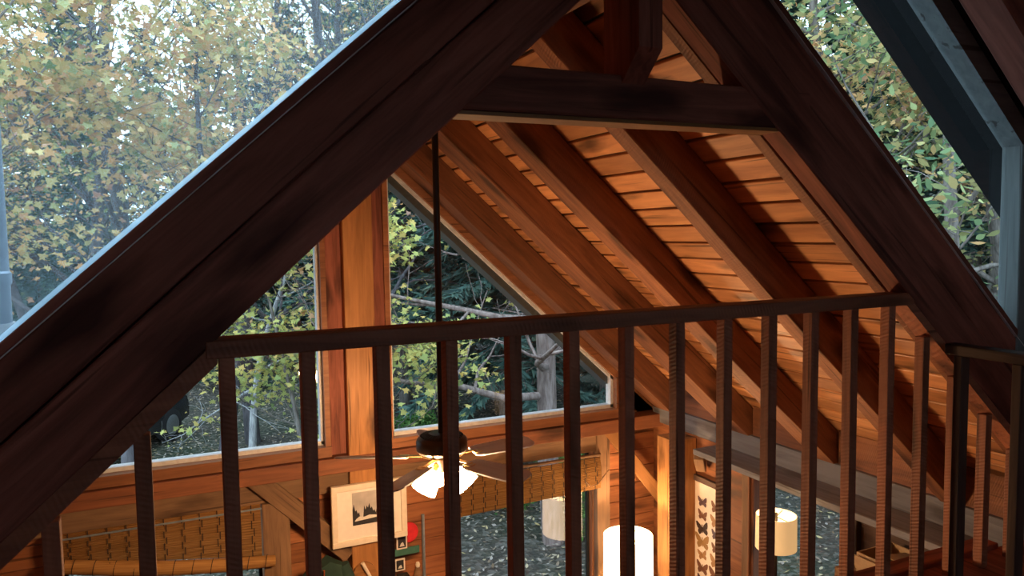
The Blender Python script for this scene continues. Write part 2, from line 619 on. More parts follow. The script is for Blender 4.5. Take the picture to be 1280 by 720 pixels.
def planks_mesh(L, W, T, pitch, gap, rng, name, groove=True):
    """boards running along local X, stacked along local Y, thickness along Z; one mesh"""
    bm = bmesh.new()
    tones = []
    n = int(math.ceil(W / pitch))
    y = -W / 2
    for i in range(n):
        w = min(pitch, W / 2 - y)
        if w < 0.01:
            break
        x = -L / 2
        while x < L / 2 - 0.05:
            ln = min(rng.uniform(2.2, 4.2), L / 2 - x)
            vs = add_box(bm, (x + ln / 2, y + w / 2, 0), (ln - 0.002, w - gap, T), bev=0.003)
            t = rng.random()
            tones.append((vs, t))
            x += ln
        y += pitch
    bm.verts.ensure_lookup_table()
    bm.verts.index_update()
    vals = [0.0] * len(bm.verts)
    for vs, t in tones:
        for v in vs:
            vals[v.index] = t
    me = bpy.data.meshes.new(name)
    bm.to_mesh(me)
    bm.free()
    set_tone(me, vals)
    return me


def struct(o, label=None):
    o['kind'] = 'structure'
    if label:
        o['label'] = label
    return o


def copy_tree(o, parent=None):
    c = o.copy()
    COL.objects.link(c)
    if parent is not None:
        c.parent = parent
    for ch in list(o.children):
        copy_tree(ch, c)
    return c


# ------------------------------------------------------------------ roof and room shell
GY = 2.90          # inner face of the far gable
RX = 2.06          # inner face of the right eave beam
LX = 2 * X0 - RX
FLOOR = -2.11
LOFT = -0.73

# ceilings: boards running along the ridge, fixed on top of the rafters
for side, nm in ((1, 'ceiling'), (-1, 'ceiling.001')):
    xa, xb = X0, 2.34
    cm = 1.185
    ax, az = slope_pt(side, xa, cm)
    bx, bz = slope_pt(side, xb, cm)
    W = (P(ax, 0, az) - P(bx, 0, bz)).length
    L = S * (3.02 - 1.04)
    me = planks_mesh(L, W, 0.022, 0.126, 0.015, random.Random(3 + side), nm)
    x = Vector((0, 1, 0))
    n = Vector((K * side, 0, 1)).normalized()
    y = n.cross(x)
    m = Matrix((x, y, n)).transposed().to_4x4()
    m.translation = (P(ax, 2.03, az) + P(bx, 2.03, bz)) / 2
    struct(link(nm, me, M['board'], None, m), 'knotty board ceiling of the %s roof slope' % ('right' if side > 0 else 'left'))
    o = slope_frame('ceiling', side, X0, 2.36, 1.012, 3.06, 1.199, 1.258, M['shingle'])
    struct(o, 'outer roof covering of the %s slope' % ('right' if side > 0 else 'left'))
    # low roof beside the loft
    o = slope_frame('ceiling', side, 1.72, 2.36, -1.3, 1.0, 1.175, 1.255, M['shingle'])
    struct(o, 'low roof beside the loft on the %s' % ('right' if side > 0 else 'left'))
    # raised roof over the loft
    o = slope_frame('ceiling', side, X0, 1.86, -1.3, 1.16, 1.70, 1.80, M['darkext'])
    struct(o, 'raised loft roof, %s slope' % ('right' if side > 0 else 'left'))

# loft shell
def wall_planks(name, label, p_c, xdir, ydir, L, W, mat, seed, pitch=0.15, T=0.03):
    me = planks_mesh(L, W, T, pitch, 0.004, random.Random(seed), name)
    x = Vector(xdir)
    y = Vector(ydir)
    m = Matrix((x, y, x.cross(y))).transposed().to_4x4()
    m.translation = p_c
    return struct(link(name, me, mat, None, m), label)


def wall_solid(name, label, x0, x1, y0, y1, z0, z1, mat, axis='y'):
    return struct(boxw(name, x0, x1, y0, y1, z0, z1, mat, None, axis, bev=0.0), label)


LWX = 2 * X0 - 1.70
wall_solid('floor', 'loft floor deck', LX, RX, -1.3, 1.06, LOFT - 0.10, LOFT, M['truss'], 'y')
wall_solid('wall_right', 'dark loft side wall on the right', 1.70, 1.76, -1.3, 1.0, LOFT, 0.20, M['truss'], 'y')
wall_solid('wall_left', 'dark loft side wall on the left', LWX - 0.06, LWX, -1.3, 1.0, LOFT, 0.20, M['truss'], 'y')
# unseen loft back wall, with an opening added to let fill light in
o = prism('wall_near', [(LWX, LOFT), (X0 - 0.25, LOFT), (X0 - 0.25, 1.09 - K * 0.25), (LWX, 1.09 - K * (X0 - LWX))], -1.36, -1.3, M['truss'])
struct(o, 'loft back wall, left of the added window')
o = prism('wall_near.001', [(X0 + 0.25, LOFT), (1.70, LOFT), (1.70, 1.09 - K * (1.70 - X0)), (X0 + 0.25, 1.09 - K * 0.25)], -1.36, -1.3, M['truss'])
struct(o, 'loft back wall, right of the added window')
o = prism('wall_near.002', [(X0 - 0.25, LOFT), (X0 + 0.25, LOFT), (X0 + 0.25, -0.20), (X0 - 0.25, -0.20)], -1.36, -1.3, M['truss'])
struct(o, 'loft back wall, under the added window')
o = prism('wall_near.003', [(X0 - 0.25, 0.35), (X0 + 0.25, 0.35), (X0 + 0.25, 1.09 - K * 0.25), (X0, 1.09), (X0 - 0.25, 1.09 - K * 0.25)], -1.36, -1.3, M['truss'])
struct(o, 'loft back wall, above the added window')
w = struct(boxw('fill_window', X0 - 0.25, X0 + 0.25, -1.34, -1.32, -0.20, 0.35, M['glass'], None, 'x', 0), 'small window added in the unseen loft back wall to let fill light in')  # added behind the camera so daylight reaches the truss fronts

# main room shell
wall_solid('floor.001', 'main room floor', LX - 0.1, RX + 0.1, -1.36, GY + 0.1, FLOOR - 0.08, FLOOR, M['truss'], 'x')
wall_solid('wall_left.001', 'main room wall on the left', LX - 0.06, LX, -1.36, GY + 0.05, FLOOR, -0.72, M['darkpost'], 'y')
wall_solid('wall_near.004', 'main room wall under the loft', LX, RX, -1.36, -1.30, FLOOR, LOFT - 0.1, M['darkpost'], 'x')

# ------------------------------------------------------------------ truss at the loft edge
tr = thing('roof_truss', 'dark timber A-frame truss spanning the loft edge, with collar tie and king post', 'truss', P(X0, 1.03, LOFT))
for side in (-1, 1):
    slope_beam('rafter', side, X0 - 0.02, 2.04, 1.0, 1.046, 1.0455, 1.1515, M['truss'], tr, wob=0.003)
    slope_beam('back_rafter', side, X0, 2.04, 1.0485, 1.080, 1.0455, 1.172, M['rafter'], tr)
    slope_beam('fascia_plank', side, X0 - 0.02, 2.04, 1.003, 1.040, 1.154, 1.2435, M['truss'], tr, wob=0.002)
    slope_beam('gap_light_line', side, X0 - 0.02, 2.04, 0.9995, 1.02, 1.2435, 1.2455, M['gaplight'], tr, bev=0)['label'] = 'thin pale line painting the light that leaks through the gap'  # pale bead paints the light leaking between plank and stop
    slope_beam('window_stop', side, X0 - 0.02, 2.04, 1.000, 1.034, 1.2455, 1.2615, M['truss'], tr, bev=0.002)
beam('collar_tie', P(0.32, 1.028, 0.206), P(1.05, 1.028, 0.206), S * 0.05, S * 0.066, M['truss'], tr, bev=0.006, wob=0.002)
beam('lit_underside', P(0.36, 1.030, 0.1695), P(1.00, 1.030, 0.1695), S * 0.052, S * 0.006, M['golden'], tr, bev=0.001)['label'] = 'pale wooden strip painting the lamplit underside of the collar tie'  # lighter board stands in for lamplight on the collar tie's underside
# king post: front face chamfers back to the collar tie
bm = bmesh.new()
kx0, kx1 = 0.655, 0.697
prof = [(0.955, 0.46), (0.955, 0.272), (1.004, 0.225), (1.052, 0.225), (1.052, 0.46)]
o0 = P(0.676, 1.0, 0.34)
fa = [bm.verts.new(P(kx0, y, z) - o0) for y, z in prof]
fb = [bm.verts.new(P(kx1, y, z) - o0) for y, z in prof]
bm.faces.new(fa)
bm.faces.new(fb[::-1])
for i in range(5):
    j = (i + 1) % 5
    bm.faces.new((fa[i], fa[j], fb[j], fb[i]))
bmesh.ops.rotate(bm, cent=(0, 0, 0), matrix=Matrix.Rotation(math.pi / 2, 3, 'Y'), verts=bm.verts[:])
link('king_post', bm_mesh(bm, 'king_post'), M['truss'], tr, Matrix.Translation(o0) @ Matrix.Rotation(-math.pi / 2, 4, 'Y'))

# ------------------------------------------------------------------ glazed gaps between the main roof and the raised loft roof
for side, nm, lab in ((-1, 'window_6', 'tall sloping window left of the truss looking into autumn trees'),
                      (1, 'window_7', 'narrow sloping window right of the truss with grey painted frame')):
    w = thing(nm, lab, None, P(X0 + side * 0.6, 1.03, 0.0))
    w['kind'] = 'structure'
    pts = [slope_pt(side, x, c) for x, c in ((X0, 1.255), (1.650, 1.255), (1.650, 1.655), (X0, 1.655))]
    prism('pane', pts, 1.036, 1.039, M['dusty'] if side < 0 else M['haze'], w)
    f = slope_frame('frame', side, X0, 1.70, 1.0, 1.045, 1.646, 1.70, M['greyframe'], w)
    xj0, xj1 = (1.645, 1.70) if side > 0 else (2 * X0 - 1.70, 2 * X0 - 1.645)
    boxw('frame_post', xj0, xj1, 1.0, 1.045, -0.36, 0.21, M['greyframe'], w, 'z')
    slope_frame('outer_sill', side, X0, 1.70, 1.040, 1.12, 1.2585, 1.265, M['whiteflash'], w)
    if side < 0:
        slope_frame('grime_strip', side, X0, 1.645, 1.0345, 1.0355, 1.2605, 1.2705, M['grime'], w)
    e = slope_frame('trim_1' if side < 0 else 'trim_2', side, X0, 1.90, 1.05, 1.155, 1.655 if side > 0 else 1.682, 1.70, M['darkext'])
    struct(e, 'dark roof overhang outside the %s sloping window' % ('left' if side < 0 else 'right'))

# loft rafters under the raised roof
for i, (y0, y1) in enumerate(((0.86, 0.93), (0.62, 0.69), (0.38, 0.45))):
    o = slope_beam('loft_rafter', 1, X0, 1.70, y0, y1, 1.60, 1.70, M['truss'])
    tag(o, 'dark rafter under the loft roof, %s from the right sloping window' % ('first', 'second', 'third')[i], 'rafter')
    o = slope_beam('loft_rafter', -1, X0, 1.70, y0, y1, 1.60, 1.70, M['truss'])
    tag(o, 'dark rafter under the loft roof on the left, %s from the left sloping window' % ('first', 'second', 'third')[i], 'rafter')

# ------------------------------------------------------------------ room rafters
RAFT = [(1.400, 1.460, 'second'), (1.848, 1.942, 'third'), (2.262, 2.398, 'fourth')]
for y0, y1, wd in RAFT:
    o = slope_beam('roof_rafter', 1, X0, 2.22, y0, y1, 1.0455, 1.1745, M['rafter'], wob=0.003)
    nm = {'second': 'nearest', 'third': 'middle', 'fourth': 'farthest'}[wd]
    tag(o, 'rough wooden rafter of the right roof slope, the %s of the three behind the truss' % nm, 'rafter')
    o = slope_beam('roof_rafter', -1, X0, 2.22, y0, y1, 1.0455, 1.1745, M['rafter'])
    tag(o, 'rough wooden rafter of the left roof slope, the %s of the three behind the truss' % nm, 'rafter')
for side in (1, -1):
    o = slope_beam('roof_rafter', side, X0, 2.22, 2.76, 2.885, 1.0355, 1.1745, M['rafter'], wob=0.003)
    tag(o, 'rafter against the far gable, along the slanted edge of the %s gable window' % ('right' if side > 0 else 'left'), 'rafter')
o = boxw('ridge_beam', X0 - 0.02, X0 + 0.02, 1.05, 2.98, 0.40, 0.53, M['rafter'], None, 'y')
tag(o, 'ridge beam at the top of the room roof', 'beam')

# ------------------------------------------------------------------ far gable
o = boxw('gable_post', 0.623, 0.737, 2.85, 2.97, FLOOR, 0.40, M['golden'], None, 'z')
tag(o, 'broad golden pine post between the two gable windows', 'post')
o = boxw('tie_beam', LX, 2.13, 2.845, 2.955, -0.905, -0.845, M['beam'], None, 'x')
tag(o, 'reddish tie beam under the gable windows', 'beam')
o = boxw('lower_beam', LX, 1.80, 2.875, 2.955, -0.985, -0.907, M['oldpost'], None, 'x')
tag(o, 'brown plank beam directly under the tie beam', 'beam')
ZS = -0.800
for side in (-1, 1):
    nm = 'window_1' if side < 0 else 'window_2'
    lab = 'upper gable window %s of the golden post' % ('left' if side < 0 else 'right')
    w = thing(nm, lab, None, P(X0 + side * 0.6, 2.92, ZS))
    w['kind'] = 'structure'
    ji, jo = (0.541, -0.484) if side < 0 else (0.806, 1.846)
    r_in = 2 * X0 - ji if side < 0 else ji      # right-half positions
    r_out = 2 * X0 - jo if side < 0 else jo
    CT = 1.000
    def pt(x, z):
        return ((x if side > 0 else 2 * X0 - x), z)
    prism('pane', [pt(r_in, ZS), pt(r_out, ZS), pt(r_out, CT - K * r_out), pt(r_in, CT - K * r_in)], 2.925, 2.928, M['haze'], w)
    # white glazing beads
    prism('bead', [pt(r_in, ZS - 0.004), pt(r_out, ZS - 0.004), pt(r_out, ZS + 0.013), pt(r_in, ZS + 0.013)], 2.905, 2.945, M['whitebead'], w)
    prism('bead', [pt(r_in, ZS), pt(r_in + 0.012, ZS), pt(r_in + 0.012, CT - K * r_in), pt(r_in, CT - K * r_in)], 2.905, 2.945, M['whitebead'], w)
    prism('bead', [pt(r_out - 0.014, ZS), pt(r_out, ZS), pt(r_out, CT - K * r_out), pt(r_out - 0.014, CT - K * r_out + .012)], 2.905, 2.945, M['whitebead'], w)
    slope_frame('bead', side, r_in, r_out, 2.905, 2.925, CT - 0.016, CT + 0.002, M['whitebead'], w)
    # dark outer overhang seen through the glass
    slope_frame('outer_trim', side, X0, 2.3, 2.93, 3.02, CT - 0.050, CT + 0.05, M['greyext'], w)
    # wooden frame
    prism('frame', [pt(r_in - 0.02, ZS - 0.042), pt(r_out + 0.03, ZS - 0.042), pt(r_out + 0.03, ZS - 0.003), pt(r_in - 0.02, ZS - 0.003)], 2.865, 2.95, M['frame'], w)
    prism('frame', [pt(r_in - 0.020, ZS - 0.003), pt(r_in, ZS - 0.003), pt(r_in, CT - K * r_in), pt(r_in - 0.020, CT - K * r_in)], 2.875, 2.95, M['frame'], w)
    prism('frame', [pt(r_out, ZS - 0.003), pt(r_out + 0.03, ZS - 0.003), pt(r_out + 0.03, CT - K * r_out), pt(r_out, CT - K * r_out)], 2.875, 2.95, M['frame'], w)
    slope_frame('frame', side, r_in - 0.02, r_out + 0.03, 2.887, 2.95, CT, CT + 0.036, M['frame'], w)
    # side board between frame and golden post
    xa, xb = sorted(((0.622 if side < 0 else 0.738), (0.562 if side < 0 else 0.786)))
    boxw('side_board', xa, xb, 2.885, 2.95, ZS - 0.042, 0.32, M['truss'], w, 'z')
    o = slope_frame('wall_far' if side > 0 else 'wall_far.001', side, X0 + 0.062, 2.24, 2.90, 2.97, CT + 0.034, 1.19, M['frame'])
    struct(o, 'gable wall strip under the roof edge')
    xo = (r_out + 0.03)
    o = prism('wall_far', [pt(xo, -0.85), pt(2.24, -0.85), pt(2.24, 1.19 - K * 2.24), pt(xo, 1.19 - K * xo)], 2.93, 2.97, M['beam'])
    struct(o, 'gable wall corner beside the window')


def wall_piece(x0, x1, z0, z1, seed, lab):
    c = P((x0 + x1) / 2, 2.935, (z0 + z1) / 2)
    wall_planks('wall_far', lab, c, (1, 0, 0), (0, 0, 1), S * (x1 - x0), S * (z1 - z0), M['redwall'], seed, pitch=0.14, T=0.05)


wall_piece(LX, -0.36, FLOOR, -0.985, 11, 'plank wall at the far left corner')
wall_piece(0.33, 0.621, FLOOR, -0.985, 12, 'plank wall left of the golden post foot')
wall_piece(0.739, 1.06, FLOOR, -0.985, 16, 'plank wall right of the golden post foot')
wall_piece(1.74, 2.24, FLOOR, -0.85, 13, 'red plank wall in the far right corner')
wall_piece(-0.36, 0.33, FLOOR, -1.72, 14, 'plank wall under the left lower window')
wall_piece(1.06, 1.74, FLOOR, -1.78, 15, 'plank wall under the right lower window')

for nm, x0, x1, z0, z1, lab in (('window_3', -0.345, 0.298, -1.70, -0.99, 'lower gable window behind the sagging bamboo blind'),
                                ('window_4', 1.075, 1.727, -1.76, -0.99, 'lower gable window with the lowered bamboo blind on top')):
    w = thing(nm, lab, None, P((x0 + x1) / 2, 2.93, z0))
    w['kind'] = 'structure'
    boxw('pane', x0, x1, 2.935, 2.938, z0, z1, M['glass'], w, 'x', 0)
    boxw('frame', x0 - 0.02, x0, 2.90, 2.96, z0 - 0.02, z1, M['frame'], w, 'z')
    boxw('frame', x1, x1 + 0.02, 2.90, 2.96, z0 - 0.02, z1, M['frame'], w, 'z')
    boxw('sill', x0, x1, 2.89, 2.96, z0 - 0.03, z0, M['frame'], w, 'x')
    boxw('sash', x0, x0 + 0.012, 2.925, 2.945, z0, z1, M['darkext'], w, 'z')
    boxw('sash', x1 - 0.012, x1, 2.925, 2.945, z0, z1, M['darkext'], w, 'z')

o = boxw('window_post', 0.298, 0.396, 2.86, 2.93, FLOOR, -0.985, M['oldpost'], None, 'z')
tag(o, 'grey brown post right of the sagging bamboo blind', 'post')
o = boxw('window_post', 1.735, 1.802, 2.865, 2.93, FLOOR, -0.907, M['oldpost'], None, 'z')
tag(o, 'pale knotty post between the right lower window and the red plank wall', 'post')
o = boxw('corner_post', 1.955, 2.075, 2.60, 2.72, FLOOR, -0.90, M['golden'], None, 'z')
tag(o, 'tall golden post in the far right corner left of the butterfly poster', 'post')
o = beam('knee_brace', P(0.28, 2.88, -0.885), P(0.62, 2.88, -1.235), S * 0.05, S * 0.07, M['oldpost'], None, (0, 0, 1))
tag(o, 'slanting brown brace from the tie beam down to the golden post', 'brace')
o = beam('knee_brace', P(1.80, 2.88, -0.89), P(2.05, 2.80, -1.24), S * 0.045, S * 0.055, M['golden'], None, (0, 0, 1))
tag(o, 'pale slanting brace on the red plank wall in the right corner', 'brace')

# ------------------------------------------------------------------ right eave wall with shelf
o = boxw('eave_beam', RX, RX + 0.05, 0.6, 2.90, -0.885, -0.805, M['grey'], None, 'y')
tag(o, 'weathered grey plank standing along the eave above the shelf', 'beam')
o = boxw('eave_shelf', 1.918, RX, 0.9, 2.425, -0.905, -0.882, M['grey'], None, 'y')
tag(o, 'long weathered grey shelf along the right eave wall', 'shelf')
o = boxw('eave_trim', RX - 0.02, RX + 0.02, 0.6, 2.35, -0.960, -0.910, M['frame'], None, 'y')
tag(o, 'orange wooden rail under the grey eave shelf', 'rail')
for yy in (0.9, 1.25, 1.70, 2.15, 2.60):
    pass
o = struct(boxw('wall_right.001', RX + 0.02, RX + 0.13, 2.262, GY + 0.06, FLOOR, -0.805, M['redwall'], None, 'y'), 'right wall behind the butterfly poster')
o = struct(boxw('wall_right.002', RX + 0.02, RX + 0.13, -1.36, 1.78, FLOOR, -0.805, M['darkpost'], None, 'y'), 'right wall near the loft')
o = struct(boxw('wall_right.003', RX + 0.02, RX + 0.13, 1.78, 2.262, FLOOR, -1.75, M['redwall'], None, 'y'), 'right wall under the window')
o = struct(boxw('wall_right.004', RX + 0.02, RX + 0.13, 1.78, 2.262, -0.96, -0.805, M['redwall'], None, 'y'), 'right wall above the window')
# eave blocking boards between the rafters
for i, (ya, yb) in enumerate(((1.085, 1.395), (1.465, 1.845), (1.945, 2.258), (2.40, 2.755))):
    o = boxw('trim_%d' % (i + 3), 2.075, 2.10, ya, yb, -0.84, -0.69, M['rafter'], None, 'y')
    struct(o, 'blocking board between rafters above the grey eave plank')
w = thing('window_5', 'window in the right wall under the shelf, beside the butterfly poster', None, P(RX + 0.04, 2.0, -1.75))
w['kind'] = 'structure'
boxw('pane', 2.100, 2.103, 1.78, 2.24, -1.75, -0.96, M['glass'], w, 'y', 0)
boxw('frame', RX, RX + 0.05, 2.262, 2.30, -1.78, -0.96, M['oldpost'], w, 'z')
boxw('frame', RX - 0.005, RX + 0.05, 2.252, 2.262, -1.78, -0.96, M['frame'], w, 'z')
boxw('frame', RX + 0.005, RX + 0.05, 2.238, 2.252, -1.78, -0.96, M['beam'], w, 'z')
boxw('frame', RX, RX + 0.12, 1.75, 1.80, -1.78, -0.96, M['darkpost'], w, 'z')
boxw('sill', RX - 0.01, RX + 0.12, 1.78, 2.22, -1.79, -1.75, M['frame'], w, 'y')
o = beam('shelf_brace', P(1.955, 2.435, -0.918), P(2.058, 2.545, -1.015), S * 0.04, S * 0.035, M['oldpost'])
tag(o, 'short slanting wooden brace under the far end of the grey shelf', 'brace')
o = beam('shelf_brace', P(1.935, 1.22, -0.915), P(2.07, 1.30, -1.06), S * 0.03, S * 0.04, M['oldpost'])
tag(o, 'slanting wooden brace under the near end of the grey shelf', 'brace')

# ------------------------------------------------------------------ railing in the truss
rl = thing('loft_railing', 'wooden balustrade with slanted ends filling the loft edge under the truss', 'railing', P(X0, 1.02, LOFT))
boxw('top_rail', 0.045, 1.325, 1.0, 1.042, -0.1515, -0.1275, M['baluster'], rl, 'x', 0.004)
slope_frame('slanted_rail', -1, 1.303, 1.98, 1.0015, 1.0400, 1.015, 1.0440, M['baluster'], rl)
slope_frame('slanted_rail', 1, 1.305, 1.98, 1.0015, 1.0400, 1.022, 1.0440, M['baluster'], rl)
for n in range(-4, 18):
    xl = 0.0605 + 0.1 * n
    xc = xl + 0.0097
    xr = xc if xc > X0 else 2 * X0 - xc
    top = min(-0.1515, 1.020 - K * (xr + 0.010)) + 0.004
    if top < LOFT + 0.05:
        continue
    jx = rnd.uniform(-0.002, 0.002)
    p0 = P(xc + jx, 1.016, LOFT)
    p1 = P(xc, 1.016, top)
    w_ = rnd.uniform(0.0180, 0.0200)
    beam('baluster', p0, p1, S * 0.021, S * w_, M['baluster'], rl, up=(1, 0, 0), bev=0.002)

gr = thing('stair_guard', 'dark guard rail with square posts at the right edge of the loft', 'railing', P(1.4, 0.95, LOFT))
boxw('post', 1.3965, 1.420, 0.95, 0.969, LOFT, -0.251, M['darkpost'], gr, 'z')
boxw('post', 1.3965, 1.420, 0.838, 0.857, LOFT, -0.251, M['darkpost'], gr, 'z')
boxw('post', 1.3965, 1.420, 0.32, 0.339, LOFT, -0.251, M['darkpost'], gr, 'z')
boxw('handrail', 1.392, 1.424, 0.30, 0.985, -0.251, -0.230, M['darkpost'], gr, 'y')
o = boxw('floor_curb', 1.19, 1.695, 1.055, 1.10, LOFT - 0.02, LOFT + 0.012, M['truss'], None, 'x')
tag(o, 'dark board along the edge of the loft floor at lower right', 'board')

# ------------------------------------------------------------------ ceiling fan
fc = P(0.70, 2.0, -0.56)
fan = thing('ceiling_fan', 'dark bronze ceiling fan with lit three shade light kit on a long black rod', 'fan', fc)
link('down_rod', lathe_mesh([(0.017, -0.02), (0.017, S * 0.99)], 16, 'down_rod'), M['black'], fan, Matrix.Translation(fc))
link('canopy', lathe_mesh([(0.03, S * 0.94), (0.07, S * 0.99), (0.07, S * 1.0)], 20, 'canopy'), M['black'], fan, Matrix.Translation(fc))
R_ = 0.131
link('motor_housing', lathe_mesh([(0.0, 0.0), (0.05, 0.0), (0.10, -0.012), (R_ - 0.005, -0.03), (R_, -0.04), (R_, -0.085), (R_ - 0.012, -0.10), (0.07, -0.118), (0.0, -0.118)], 40, 'motor_housing'), M['bronze'], fan, Matrix.Translation(fc))
bm = bmesh.new()
for i in range(36):
    a = 2 * math.pi * i / 36
    add_box(bm, (0.088 * math.cos(a), 0.088 * math.sin(a), -0.0085), (0.045, 0.005, 0.004), Matrix.Rotation(a, 3, 'Z') @ Matrix.Rotation(0.26, 3, 'Y'))
link('vent_ribs', bm_mesh(bm), M['black'], fan, Matrix.Translation(fc))
link('trim_ring', lathe_mesh([(0.06, -0.118), (0.108, -0.109), (0.108, -0.114), (0.06, -0.124)], 40, 'trim_ring'), M['brass'], fan, Matrix.Translation(fc))
link('switch_housing', lathe_mesh([(0.0, -0.118), (0.045, -0.118), (0.045, -0.175), (0.03, -0.20), (0.0, -0.20)], 24, 'switch_housing'), M['bronze'], fan, Matrix.Translation(fc))
for i in range(5):
    a = math.radians(8 + 72 * i)
    rot = Matrix.Rotation(a, 4, 'Z')
    mw = Matrix.Translation(fc + Vector((0, 0, -0.125))) @ rot
    bm = bmesh.new()
    add_box(bm, (0.14, 0, 0), (0.12, 0.024, 0.006), bev=0.002)
    add_box(bm, (0.20, 0, -0.003), (0.05, 0.07, 0.005), bev=0.002)
    arm = link('blade_arm', bm_mesh(bm), M['brass'], fan, mw)
    bm = bmesh.new()
    out = []
    for x_, hw in ((0.18, 0.045), (0.22, 0.055), (0.40, 0.063), (0.50, 0.062), (0.535, 0.05), (0.55, 0.03)):
        out.append((x_, hw))
    poly = [(x_, -h_) for x_, h_ in out] + [(x_, h_) for x_, h_ in reversed(out)]
    tilt = math.tan(math.radians(12))
    lo = [bm.verts.new((x_, y_, y_ * tilt - 0.010)) for x_, y_ in poly]
    hi = [bm.verts.new((x_, y_, y_ * tilt - 0.003)) for x_, y_ in poly]
    bm.faces.new(lo[::-1])
    bm.faces.new(hi)
    for k in range(len(poly)):
        j = (k + 1) % len(poly)
        bm.faces.new((lo[k], lo[j], hi[j], hi[k]))
    link('blade', bm_mesh(bm), M['blade'], fan, mw)
for i in range(3):
    a = math.radians(205 + 120 * i)
    d = Vector((math.cos(a), math.sin(a), 0))
    base = fc + Vector((0, 0, -0.165)) + d * 0.035
    q = Vector((0, 0, -1)).rotation_difference((d * 0.80 + Vector((0, 0, -0.85))).normalized()).to_matrix().to_4x4()
    mw = Matrix.Translation(base) @ q
    link('light_socket', lathe_mesh([(0.0, 0.0), (0.02, 0.0), (0.022, -0.045), (0.0, -0.045)], 16), M['brass'], fan, mw)
    sh = link('glass_shade', lathe_mesh([(0.026, -0.035), (0.040, -0.055), (0.056, -0.10), (0.064, -0.145), (0.061, -0.145), (0.052, -0.10), (0.036, -0.057), (0.022, -0.037)], 28, cap=False), M['fanlight'], fan, mw)
bm = bmesh.new()
add_box(bm, (0, 0, -0.26), (0.003, 0.003, 0.14))
add_box(bm, (0, 0, -0.34), (0.008, 0.008, 0.03))
link('pull_chain', bm_mesh(bm), M['brass'], fan, Matrix.Translation(fc + Vector((0.02, -0.03, 0))))


M['reflection_bulb'] = emitter('lamp_reflection_bulb', (1.0, 0.72, 0.42), 160.0)  # bulb of the added lamp that replaces a window reflection


# ------------------------------------------------------------------ lamps
def floor_lamp(name, label, x, y, ztop, r, h, shade_mat, bulb, floor=FLOOR, bulb_r=0.028):
    base = P(x, y, floor)
    t = thing(name, label, 'lamp', base)
    zt = S * (ztop - floor)
    link('base', lathe_mesh([(0.0, 0.0), (0.13, 0.0), (0.13, 0.018), (0.03, 0.035), (0.0, 0.035)], 28), M['bronze'], t, Matrix.Translation(base))
    link('pole', lathe_mesh([(0.009, 0.03), (0.009, zt - h * 0.62)], 12), M['bronze'], t, Matrix.Translation(base))
    s = link('lamp_shade', lathe_mesh([(r, zt - h), (r * 0.985, zt), (r * 0.97, zt), (r * 0.985, zt - h)], 48, cap=False), shade_mat, t, Matrix.Translation(base))
    bm = bmesh.new()
    for k in range(3):
        a = 2 * math.pi * k / 3 + 0.5
        add_box(bm, (r * 0.49 * math.cos(a), r * 0.49 * math.sin(a), zt - 0.012), (r * 0.98, 0.004, 0.004), Matrix.Rotation(a, 3, 'Z'))
    add_box(bm, (0, 0, zt - 0.014), (0.012, 0.012, 0.05))
    add_box(bm, (0, 0, zt - h * 0.36), (0.004, 0.004, h * 0.72))
    link('spider', bm_mesh(bm), M['bronze'], s, Matrix.Translation(base))
    if bulb is not None:
        link('bulb', lathe_mesh([(0.0, zt - h * 0.62), (0.014, zt - h * 0.60), (bulb_r, zt - h * 0.42), (bulb_r * 0.8, zt - h * 0.33), (0.0, zt - h * 0.30)], 20), bulb, t, Matrix.Translation(base))
    return t


floor_lamp('floor_lamp', 'brightly lit white drum lamp standing before the red plank corner', 1.755, 2.65, -1.290, 0.190, 0.35, M['litshade'], M['lampbulb'])
floor_lamp('floor_lamp', 'softly glowing cream drum lamp standing in for a lamp reflection in the right window', 1.80, 1.845, -0.938, 0.118, 0.20, M['reflection_shade'], M['reflection_bulb'], bulb_r=0.012)  # added lamp in place of the bright lamp's mirror image in the glass

# ------------------------------------------------------------------ bamboo blinds
def blind_cloth(name, parent, x0, x1, ztl, ztr, zbl, zbr, y0, bulge, cols):
    """a panel of slats: gently wavy sheet with real thickness; slats modelled as ridges"""
    bm = bmesh.new()
    nx, nz = 24, 40
    g = []
    for j in range(nz + 1):
        row = []
        for i in range(nx + 1):
            u, v = i / nx, j / nz
            x = x0 + (x1 - x0) * u
            zt = ztl + (ztr - ztl) * u
            zb = zbl + (zbr - zbl) * u
            z = zt + (zb - zt) * v
            yy = y0 - bulge * math.sin(v * math.pi * 0.9) - 0.0015 * (j % 2)
            row.append(bm.verts.new(P(x, yy, z)))
        g.append(row)
    for j in range(nz):
        for i in range(nx):
            bm.faces.new((g[j][i], g[j][i + 1], g[j + 1][i + 1], g[j + 1][i]))
    bmesh.ops.solidify(bm, geom=bm.faces[:], thickness=0.003)
    o = link(name, bm_mesh(bm), M['bamboo'], parent)
    for c in range(cols):
        bm = bmesh.new()
        u = (c + 0.5) / cols
        x = x0 + (x1 - x0) * u
        zt = ztl + (ztr - ztl) * u
        zb = zbl + (zbr - zbl) * u
        prev = None
        for k in range(7):
            v0, v1 = k / 7, (k + 1) / 7
            xs = x + (0.004 if k % 2 else -0.004)
            p0 = P(xs, y0 - bulge * math.sin(v0 * math.pi * 0.9) - 0.004, zt + (zb - zt) * v0)
            p1 = P(xs, y0 - bulge * math.sin(v1 * math.pi * 0.9) - 0.004, zt + (zb - zt) * v1)
            add_box(bm, (p0 + p1) / 2, (0.006, 0.004, (p0 - p1).length + 0.004))
        link('stitching', bm_mesh(bm), M['cord'], o)
    return o


